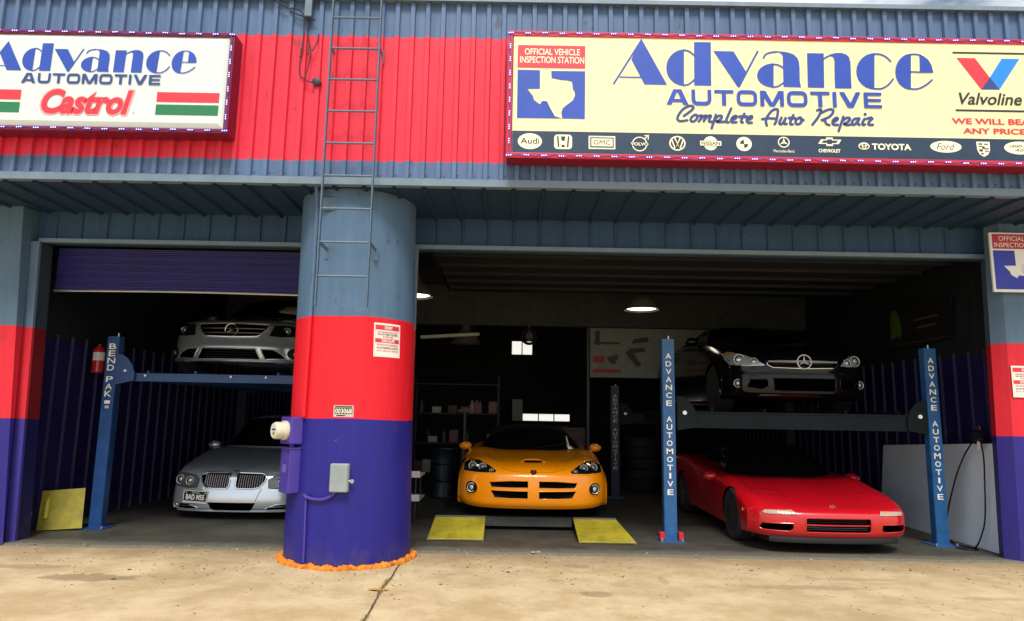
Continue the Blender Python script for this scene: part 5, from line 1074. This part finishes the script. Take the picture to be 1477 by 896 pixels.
fl.text('BAD M55', -.125, .125, -.040, .032, WHITE, 1, .03); fl.text('TEXAS', -.055, .055, .044, .068, LETGREY, 1, .02); fl.rect(-.15, .15, -.074, -.056, LETGREY, 0)
fl.poly(ell(-.13, .055, .008, .008, n=8), WHITE, 1); fl.poly(ell(.13, .055, .008, .008, n=8), WHITE, 1); fl.build('plate_lettering', pg)
pm_ = [(o, o.data) for o in pg.children]
pg.parent = None
c.cabin(1.38, 2.15, 3.0, 3.9, .92, 1.45, .80, .58, None, .30)
c.mirrors(1.0, 1.75, .95, .105, .07)
for x in (-.81, .81): c.wheel(x, .88, .325, .22); c.wheel(x, 3.65, .325, .23)

# silver saloon on the left lift ------------------------------------------------
Z = 2.0
SILVER2 = mat('grey_silver_paint', (0.60, 0.65, 0.69), .26, .72, 1.0)
c = Car('saloon_car', 'grey silver saloon with ringed star badge raised on the left lift', (-3.935, 9.62, 1.957), 0, SILVER2, .955,
    [(.06, 2.172), (.01, 2.22), (0, 2.36), (.03, 2.46), (.16, 2.735), (.55, 2.83), (1.35, 2.95), (2.3, 3.0), (3.5, 3.06), (4.4, 3.05), (4.55, 2.7), (4.4, 2.3)], [0, .025, .12, .26, .42], [0, -.005, -.025, -.05, -.12], [0, .01, .012, .01, 0], 2.17)
gr = [(-.49, 2.715), (0, 2.728), (.49, 2.715), (.50, 2.68), (.41, 2.555), (.35, 2.528), (0, 2.518), (-.35, 2.528), (-.41, 2.555), (-.50, 2.68)]; c.cut(gr, .06)
lg = [(-.375, 2.358), (.375, 2.358), (.44, 2.205), (-.44, 2.205)]; c.cut(lg, .12)
sg_ = [(.43, 2.356), (.60, 2.352), (.70, 2.30), (.765, 2.225), (.50, 2.21)]; c.cut(sg_, .06, True)
hl = [(.56, 2.70), (.70, 2.715), (.86, 2.70), (.90, 2.65), (.86, 2.56), (.66, 2.535), (.52, 2.545)]
c.finish([(.85, 2.29, .36), (3.6, 2.29, .36)])
gl = c.outline('grille_surround', gr, .015, SILVER2, .004); bm = bmesh.new()
for z in (2.585, 2.65): tube(bm, [c.sit(x / 16 * .44, z, -.006) for x in range(-16, 17)], .008, 6)
c.add('grille_slats', bm, mat('dull_chrome', (.12, .12, .125), .3, 1.0), gl); star(c, .088, 0, 2.622)
for k, q in enumerate((lg, sg_, sym(sg_))): c.outline('intake_lip', q, .010, SILVER2, .001)
bm = bmesh.new()
for z in (2.24, 2.275, 2.31, 2.34): tube(bm, [(-.36, .08, z - 1.957), (.36, .08, z - 1.957)], .004, 5)
c.add('grille_mesh', bm, STEELD)
for sg in (1, -1):
    h = c.patch('headlight', [(x * sg, z) for x, z in hl], GLASSB, .004); c.lamp('headlamp', .73 * sg, 2.625, .055, STEEL, LENS, .004, h)
    f_ = c.patch('fog_recess', ell(.845 * sg, 2.305, .078, .078, n=20), BLACKP, .003); c.lamp('fog_lamp', .845 * sg, 2.305, .06, BLACKP, AMBER, .008, f_)
bm = bmesh.new(); tube(bm, [c.sit(x * 1.0, 2.19 if abs(x) < .5 else 2.19 - (abs(x) - .5) * .08, .003) for x in [i / 20 * .74 for i in range(-20, 21)]], .010, 6); c.add('bumper_lip', bm, SILVER2)
c.cabin(1.40, 2.15, 3.0, 3.9, 2.95, 3.42, .80, .58, None, .30); c.mirrors(1.0, 1.75, 2.98, .105, .07)
for x in (-.81, .81): c.wheel(x, .85, .33, .22); c.wheel(x, 3.6, .33, .23)
sh_ = bmesh.new(); P5 = [(-3.747 + .03, 10.98, 3.06), (-3.68, 11.22, 3.17), (-3.25, 11.22, 3.16), (-3.22, 10.98, 3.00)]
A = [sh_.verts.new(q) for q in P5]; sh_.faces.new(A); rr = bmesh.ops.extrude_face_region(sh_, geom=sh_.faces[:]); bmesh.ops.translate(sh_, vec=(0, -.015, .02), verts=[q for q in rr['geom'] if isinstance(q, bmesh.types.BMVert)])
tag(obj('sun_shade', sh_, mat('shade_beige', (.55, .50, .40), .8)), 'beige folded sun shade on the windshield of the raised grey silver saloon', 'sun shade')

# black saloon on the right lift -------------------------------------------------
BLACK = mat('black_paint', (0.003, 0.003, 0.0035), .14, 0.0, .22, spec=.25)
c = Car('saloon_car', 'glossy black saloon with chrome star bar grille raised on the right lift', (3.86, 9.1, 1.592), R(0), BLACK, .965,
    [(.07, 1.785), (.01, 1.85), (0, 2.02), (.02, 2.14), (.10, 2.315), (.52, 2.50), (1.4, 2.66), (2.3, 2.70), (3.6, 2.74), (4.7, 2.68), (4.85, 2.4), (4.7, 1.95)], [0, .03, .13, .28, .45], [0, -.005, -.02, -.04, -.12], [0, .01, .03, .03, 0], 1.77)
gr = [(-.475, 2.285), (0, 2.295), (.475, 2.285), (.46, 2.22), (.40, 2.185), (0, 2.172), (-.40, 2.185), (-.46, 2.22)]; c.cut(gr, .06)
lg = [(-.41, 2.045), (.41, 2.045), (.40, 1.875), (-.40, 1.875)]; c.cut(lg, .12)
sg_ = [(.48, 2.03), (.68, 2.03), (.72, 1.93), (.55, 1.90), (.47, 1.94)]; c.cut(sg_, .06, True)
hl = [(.50, 2.215), (.56, 2.275), (.70, 2.36), (.85, 2.425), (.90, 2.40), (.905, 2.30), (.88, 2.23), (.70, 2.21)]
c.finish([(.98, 1.93, .36), (3.85, 1.93, .36)])
gl = c.outline('grille_surround', gr[2:] + gr[:0] + [gr[0]], .009, CHROME, .004, None, False); bm = bmesh.new(); tv = []
for i in range(33):
    x = -.455 + .91 * i / 32; q = c.sit(x, 2.262, .012); h_ = .012 + .006 * (1 - abs(x) / .455); tv.append((bm.verts.new(q + Vector((0, 0, h_))), bm.verts.new(q + Vector((0, -.02, 0))), bm.verts.new(q - Vector((0, 0, h_)))))
for a_, b_ in zip(tv, tv[1:]):
    for k in range(2): bm.faces.new((a_[k], a_[k + 1], b_[k + 1], b_[k]))
c.add('grille_bar', bm, mat('bar_chrome', (.62, .63, .65), .3, .4), gl); star(c, .092, 0, 2.262, m=MATS['bar_chrome'], o=.035)
bm = bmesh.new()
for z in (2.20, 2.235): tube(bm, [c.sit(x / 16 * .40, z, -.015) for x in range(-16, 17)], .005, 5)
c.add('grille_slats', bm, STEELD, gl)
bm = bmesh.new()
for z in (1.90, 1.935, 1.97, 2.005): tube(bm, [(-.38, .09, z - 1.592), (.38, .09, z - 1.592)], .004, 5)
c.add('grille_mesh', bm, VOID); c.outline('intake_lip', lg, .006, BLACK, .0)
for sg in (1, -1):
    h = c.patch('headlight', [(x * sg, z) for x, z in hl], mat('smoke_lens', (.34, .38, .38), .12, .2, 1.0), .004); c.outline('headlight_rim', [(x * sg, z) for x, z in hl], .005, CHROME, .001, h)
    c.lamp('headlamp', .78 * sg, 2.300, .074, MATS['lamp_ring'], LENS, .010, h); c.lamp('headlamp', .62 * sg, 2.265, .052, MATS['lamp_ring'], LENS, .008, h)
    c.patch('amber_corner', [(.80 * sg, 2.40), (.85 * sg, 2.422), (.893 * sg, 2.398), (.90 * sg, 2.36), (.83 * sg, 2.372)], mat('dull_amber', (.45, .25, .08), .2, .1, 1.0), .007, h)
    c.lamp('fog_lamp', .815 * sg, 1.978, .058, MATS['lamp_ring'], LENS, .006); c.outline('intake_lip', [(x * sg, z) for x, z in sg_], .006, BLACK, .0)
bm = bmesh.new(); tube(bm, [c.sit(x / 20 * .72, 2.105, .004) for x in range(-20, 21)], .012, 6); c.add('bumper_strip', bm, BLACK)
c.seam([(0, .11), (.46, .15), (.58, .30), (.70, .60), (.78, 1.35)], .003)
c.cabin(1.45, 2.3, 3.2, 4.3, 2.655, 3.04, .80, .56, None, .32); c.mirrors(1.0, 1.85, 2.70, .105, .07)
bm = bmesh.new(); pts = [Vector((-1.02, .98, .338)) + Vector((0, math.cos(R(a_)) * .345, math.sin(R(a_)) * .345)) for a_ in range(-30, 211, 10)]
for x in (-.83, .83): c.wheel(x, .98, .335, .24, STEELD, 10); c.wheel(x, 3.85, .335, .25, STEELD, 10)

# ------------------------------------------------------------------ things in and around the bays
def dome_lamp(label, loc, lit):
    t = thing('dome_lamp', label, 'lamp', (loc[0], loc[1], loc[2]), 0, 'dome lamps under the shop ceiling'); x, y, z = loc
    bm = bmesh.new(); lathe(bm, [(.305, z), (.30, z + .02), (.24, z + .12), (.17, z + .20), (.10, z + .27), (.085, z + .36), (.03, z + .40), (.028, z + .39), (.075, z + .35), (.09, z + .26), (.16, z + .19), (.23, z + .11), (.292, z + .012), (.305, z)], (x, y, 0), 'Z', 36, caps=False); obj('lamp_shade', bm, mat('lamp_shade', (.22, .20, .17), .4, .5, var=.2), t, True)
    bm = bmesh.new(); lathe(bm, [(.262, z + .065), (.25, z + .030), (.14, z + .016), (.01, z + .012)], (x, y, 0), 'Z', 36)
    obj('lamp_glass', bm, mat('lit_lamp', (.9, .85, .7), .4, emit=(1.0, .93, .72), estr=5) if lit else mat('unlit_lamp', (.35, .34, .31), .3, 0, .5), t, True)
    bm = bmesh.new(); tube(bm, [(x, y, z + .39), (x, y, min(4.12, z + 1.3))], .012, 6); obj('hanger', bm, STEELD, t)
dome_lamp('lit dome lamp hanging in the wide bay in front of the pale parts banner', (2.27, 12, 3.36), True)
dome_lamp('lit dome lamp half hidden by the jamb beside the round column', (-1.58, 11, 3.36), True)
dome_lamp('unlit dusty dome lamp hanging lower above the orange roadster', (-.93, 14, 2.93), False)
bn = thing('parts_banner', 'pale parts banner with red panels hanging in the dark behind the black saloon', 'banner', (2.6, 14.2, 2.3))
bm = bmesh.new(); bx(bm, 1.62, 4.4, 14.20, 14.215, 2.30, 3.62); obj('banner_sheet', bm, mat('banner_pale', (.22, .245, .215), .7, var=.15), bn)
fl = Flat(flatp(1.62, 14.20, 2.30)); BR = mat('banner_red', (.32, .03, .03), .6)
fl.rect(.06, .42, 1.10, 1.27, BR); fl.rect(.06, .30, .30, .44, BR); fl.rect(.06, .62, .09, .17, BR)
for q in (ell(.42, .38, .07, .06), ell(.52, .41, .06, .06), ell(.47, .32, .07, .05)): fl.poly(q, LETBLACK)
fl.rect(.10, .20, .66, .95, LETBLACK); fl.rect(.08, .62, .68, .73, LETBLACK, 1); fl.poly([(.72, .50), (.95, .22), (1.05, .26), (.90, .50), (1.15, .55), (1.1, .62), (.82, .60)], LETBLACK); fl.poly([(.85, .70), (1.2, .74), (1.2, .84), (.9, .80)], LETBLACK); fl.rect(.52, .74, 1.12, 1.22, LETBLACK)
fl.build('banner_print', bn)
bm = bmesh.new(); bx(bm, 1.55, 1.60, 14.16, 14.21, .02, 3.75); bx(bm, 1.601, 4.45, 14.17, 14.198, 3.63, 3.68); obj('banner_frame', bm, STEELD, bn)
wb_ = thing('wall_banner', 'black banner with a green figure on the right bay wall', 'banner', (5.92, 10, 2.6))
bm = bmesh.new(); A = [bm.verts.new(q) for q in ((5.90, 9.2, 2.63), (5.90, 10.87, 2.58), (5.90, 10.78, 3.32), (5.90, 9.16, 3.17))]; bm.faces.new(A); rr = bmesh.ops.extrude_face_region(bm, geom=bm.faces[:]); bmesh.ops.translate(bm, vec=(-.008, 0, 0), verts=[q for q in rr['geom'] if isinstance(q, bmesh.types.BMVert)]); obj('banner_sheet', bm, mat('banner_black', (.008, .008, .010), .5), wb_)
fl = Flat(lambda x, z, d: Vector((5.892 - d, 10.8 - x, 2.62 + z))); fl.poly([(.10, .12), (.30, .18), (.36, .10), (.42, .25), (.38, .45), (.28, .58), (.16, .56), (.10, .42), (.14, .30)], mat('banner_green', (.05, .10, .01), .6))
for x0, x1, z0 in ((.75, 1.3, .36), (.80, 1.25, .24), (.15, 1.45, .04)): fl.stroke([(x0, z0), (x1, z0)], .03 if z0 > .1 else .012, mat('banner_dim', (.06, .05, .03), .6), 0, smooth=False)
fl.build('banner_print', wb_)
fe = thing('fire_extinguisher', 'red fire extinguisher on the left bay wall beside the blue post', 'extinguisher', (-5.62, 9.45, 1.96))
bm = bmesh.new(); lathe(bm, [(.06, 1.97), (.075, 1.985), (.075, 2.27), (.05, 2.32), (.025, 2.34), (.022, 2.36)], (-5.62, 9.45, 0), 'Z', 24); obj('cylinder', bm, mat('extinguisher_red', (.55, .02, .02), .3, 0, .6), fe, True)
bm = bmesh.new(); box(bm, (-5.62, 9.45, 2.385), (.03, .05, .04)); tube(bm, [(-5.62, 9.42, 2.40), (-5.58, 9.36, 2.44)], .008, 6); tube(bm, crom([Vector((-5.62, 9.47, 2.38)), Vector((-5.58, 9.55, 2.30)), Vector((-5.57, 9.52, 2.08))], 5), .010, 6); obj('valve', bm, BLACKP, fe, True)
bm = bmesh.new(); A = [[bm.verts.new((-5.62 + .0765 * math.cos(a_), 9.45 + .0765 * math.sin(a_), z)) for a_ in [R(-120 + 12 * k) for k in range(12)]] for z in (2.14, 2.25)]
for i in range(11): bm.faces.new((A[0][i], A[0][i + 1], A[1][i + 1], A[1][i]))
obj('tag_label', bm, WHITE, fe)
# pale panel leaning on the right wall, and the work light hung over it
bd = bmesh.new(); P8 = [(5.66, 8.25, .022), (5.72, 11.0, .022), (5.86, 11.05, 1.14), (5.79, 8.30, 1.27)]
A = [bd.verts.new(q) for q in P8]; bd.faces.new(A); rr = bmesh.ops.extrude_face_region(bd, geom=bd.faces[:]); bmesh.ops.translate(bd, vec=(.02, 0, .003), verts=[q for q in rr['geom'] if isinstance(q, bmesh.types.BMVert)])
tag(obj('wall_panel', bd, mat('panel_white', (.74, .84, .95), .45, var=.08, vscale=2)), 'large pale sheet panel leaning on the right wall behind the blue post', 'panel')
wl = thing('work_light', 'black work light clipped over the pale panel by the right pier', 'work light', (5.74, 8.6, 1.3))
bm = bmesh.new(); box(bm, (5.72, 8.58, 1.36), (.11, .13, .13), Matrix.Rotation(R(20), 3, 'Z'), .02); lathe(bm, [(.05, -.08), (.062, -.02), (.062, 0)], (5.66, 8.50, 1.37), 'Y', 18); obj('lamp_head', bm, BLACKP, wl, True)
bm = bmesh.new(); tube(bm, crom([Vector((5.76, 8.60, 1.40)), Vector((5.76, 8.62, 1.47)), Vector((5.79, 8.70, 1.44)), Vector((5.80, 8.72, 1.30))], 5), .010, 6); obj('hook', bm, STEEL, wl, True)
bm = bmesh.new(); box(bm, (5.69, 8.55, 1.235), (.005, .05, .10), Matrix.Rotation(R(12), 3, 'X')); obj('paper_tag', bm, WHITE, wl)
bm = bmesh.new(); tube(bm, crom([Vector(q) for q in ((5.72, 8.66, 1.31), (5.70, 8.85, 1.10), (5.66, 9.00, .80), (5.62, 9.15, .35), (5.58, 9.12, .08), (5.52, 8.90, .03), (5.50, 8.72, .03), (5.55, 8.55, .04), (5.60, 8.46, .25), (5.63, 8.44, .45), (5.66, 8.45, .80), (5.68, 8.46, 1.10), (5.70, 8.52, 1.30))], 8), .009, 8)
tube(bm, crom([Vector(q) for q in ((5.52, 8.9, .03), (5.42, 8.75, .03), (5.38, 8.55, .03), (5.47, 8.45, .03), (5.56, 8.52, .03), (5.50, 8.66, .035))], 6), .009, 8); obj('power_cord', bm, BLACKP, wl, True)
# dark shelving and clutter deep in the shop
sf = thing('storage_shelf', 'dark steel shelf crowded with small parts deep in the middle bay', 'shelf', (-1.1, 14.6, .022))
bm = bmesh.new()
for x in (-2.0, -.25):
    for y in (14.4, 14.9): bx(bm, x - .02, x + .02, y - .02, y + .02, .022, 2.3)
for z in (.3, .9, 1.5, 2.1): bx(bm, -2.03, -.22, 14.381, 14.919, z, z + .03)
obj('frame', bm, BLACKP, sf)
random.seed(31)
for k in range(30):
    z = random.choice((.33, .93, 1.53)); x = random.uniform(-1.9, -.35); bm = bmesh.new(); kind = random.random()
    cm_ = random.choice((mat('jar_white', (.25, .25, .23), .4), mat('jar_blue', (.01, .03, .09), .4), mat('jar_red', (.10, .01, .01), .4), mat('card_brown', (.07, .05, .03), .8)))
    if kind < .5: rr_ = random.uniform(.03, .055); lathe(bm, [(rr_, z), (rr_, z + .18), (rr_ * .4, z + .22), (rr_ * .4, z + .26)], (x, random.uniform(14.45, 14.7), 0), 'Z', 14); nm_, lb, ct_ = 'fluid_bottle', 'small fluid bottle on the dark shelf deep in the shop', 'bottle'
    else: bx(bm, x - .09, x + .09, 14.45, 14.65, z, z + random.uniform(.12, .26), .006); nm_, lb, ct_ = 'parts_box', 'small parts box on the dark shelf deep in the shop', 'box'
    tag(obj(nm_, bm, cm_, None, kind < .5), lb, ct_, 'bottles and boxes on the dark shelf' if kind < .5 else 'parts boxes on the dark shelf')
tb = thing('tool_chest', 'dark red tool chest standing deep in the middle bay', 'tool chest', (1.2, 16.5, .022))
bm = bmesh.new(); bx(bm, .75, 1.75, 16.3, 16.8, .12, 1.25, .01); obj('chest_body', bm, mat('chest_red', (.10, .012, .012), .4, var=.2), tb)
for k in range(5):
    bm = bmesh.new(); bx(bm, .79, 1.71, 16.28, 16.299, .18 + k * .21, .36 + k * .21, .004); d_ = obj('drawer', bm, MATS['chest_red'], tb); bm = bmesh.new(); tube(bm, [(1.0, 16.265, .33 + k * .21), (1.5, 16.265, .33 + k * .21)], .008, 6); obj('handle', bm, STEEL, d_)
for x in (.85, 1.65):
    bm = bmesh.new(); lathe(bm, [(.05, -.02), (.05, .02)], (x, 16.4, .072), 'X', 14); obj('caster', bm, RUBBER, tb)
# white trays added for the bright spot just inside the jamb
ws = thing('bright_spot_trays', 'white two tier trays added as a bright spot behind the round column', 'stand-in', (-1.35, 10.1, .022))
for z in (.30, .62):
    bm = bmesh.new(); bx(bm, -1.75, -1.24, 9.9, 10.5, z, z + .03, .006); bx(bm, -1.75, -1.24, 9.88, 9.9, z, z + .09, .006); obj('tray', bm, WHITE, ws)
for x in (-1.73, -1.30):
    for y in (9.93, 10.47):
        bm = bmesh.new(); tube(bm, [(x, y, .03), (x, y, .66)], .012, 8); obj('leg', bm, STEELD, ws)
lf = bmesh.new(); P_ = [(-1.20, 6.22), (-1.14, 6.25), (-1.06, 6.25), (-1.0, 6.22), (-1.05, 6.19), (-1.13, 6.18)]
A = [lf.verts.new((x, y, .006 + .010 * (i % 2))) for i, (x, y) in enumerate(P_)]; cv = lf.verts.new((-1.10, 6.215, .004))
for i in range(6): lf.faces.new((A[i], A[(i + 1) % 6], cv))
tag(obj('fallen_leaf', lf, mat('leaf_yellow', (.45, .26, .04), .7)), 'dry yellow leaf lying beside the apron joint', 'leaf')
cbn = thing('wall_cabinet', 'narrow pale cabinet on the far wall beside the lit window strip', 'cabinet', (.19, 18.9, 1.36))
bm = bmesh.new(); bx(bm, .05, .33, 18.9, 19.2, 1.36, 1.93, .006); obj('cabinet_body', bm, mat('cabinet_grey', (.45, .44, .42), .6, var=.15), cbn)
bm = bmesh.new(); bx(bm, .07, .31, 18.885, 18.899, 1.38, 1.91, .004); dr_ = obj('door', bm, MATS['cabinet_grey'], cbn)
bm = bmesh.new(); tube(bm, [(.28, 18.87, 1.60), (.28, 18.87, 1.72)], .008, 6); obj('handle', bm, STEEL, dr_)
hs = thing('hose_reel', 'black air hose reel hanging under the beam above the orange roadster', 'hose reel', (.35, 13.7, 3.0))
bm = bmesh.new()
for k in range(7): tube(bm, [Vector((.35 + math.cos(R(a_)) * (.13 + .012 * (k % 3)), 13.62 + k * .022, 3.05 + math.sin(R(a_)) * (.13 + .012 * (k % 3)))) for a_ in range(0, 360, 15)], .012, 6, True)
obj('hose', bm, RUBBER, hs, True)
bm = bmesh.new(); lathe(bm, [(.08, 13.58), (.08, 13.80)], (.35, 0, 3.05), 'Y', 18); bx(bm, .33, .37, 13.68, 13.72, 3.13, 3.31); obj('drum', bm, STEELD, hs, True)
random.seed(12)
def tyre_mb(c_, rr_, w_):
    bm = bmesh.new(); lathe(bm, [(rr_ * .6, 0), (rr_ * .93, 0), (rr_, .03), (rr_, w_ - .03), (rr_ * .93, w_), (rr_ * .6, w_), (rr_ * .6, 0)], c_, 'Z', 32, caps=False); return bm
for k in range(5):
    tag(obj('loose_tyre', tyre_mb((2.78 + random.uniform(-.03, .03), 14.8, .022 + k * .215), .33, .21), RUBBER, None, True), 'black tyre %s of the stack behind the lift post' % ('at the bottom', 'second from the bottom', 'in the middle', 'second from the top', 'on the top')[k], 'tyre', 'stacked tyres')
for (x, y, m_, lb) in ((-1.15, 12.9, mat('drum_blue', (.004, .012, .03), .35, .2), 'dark blue oil drum beside the jamb of the wide bay'), (-.52, 13.3, mat('drum_red', (.10, .012, .01), .35, .2), 'dark red oil drum behind the orange roadster')):
    bm = bmesh.new(); lathe(bm, [(.28, .022), (.29, .04), (.28, .06), (.28, .31), (.295, .33), (.28, .35), (.28, .60), (.295, .62), (.28, .64), (.28, .86), (.29, .88), (.285, .90), (.27, .89)], (x, y, 0), 'Z', 32); tag(obj('oil_drum', bm, m_, None, True), lb, 'drum')
tl = thing('tube_light', 'unlit pale tube light hanging crooked above the oil drums', 'lamp', (-1.2, 13.5, 3.0))
bm = bmesh.new(); box(bm, (-1.2, 13.5, 3.02), (1.15, .14, .06), Matrix.Rotation(R(-4), 3, 'Y'), .01); obj('housing', bm, mat('housing_white', (.55, .54, .5), .5), tl)
bm = bmesh.new()
for x in (-1.65, -.75): tube(bm, [(x, 13.5, 3.05), (x, 13.5, 4.1)], .006, 5)
obj('chain', bm, STEELD, tl)['kind'] = 'stuff'
jk = thing('jack_stand', 'chromed transmission jack standing behind the orange roadster', 'jack', (-.80, 12.4, .022))
bm = bmesh.new(); tube(bm, [(-.80, 12.4, .10), (-.80, 12.4, 1.0)], .06, 14); obj('cylinder', bm, STEELD, jk, True)
bm = bmesh.new(); tube(bm, [(-.80, 12.4, 1.0), (-.80, 12.4, 1.55)], .032, 12); bx(bm, -.92, -.68, 12.3, 12.5, 1.551, 1.59); obj('ram', bm, STEELD, jk, True)
for an in (20, 110, 200, 290):
    bm = bmesh.new(); tube(bm, [(-.80, 12.4, .12), (-.80 + .38 * math.cos(R(an)), 12.4 + .38 * math.sin(R(an)), .06)], .025, 8); obj('leg', bm, STEELD, jk, True)
random.seed(8)
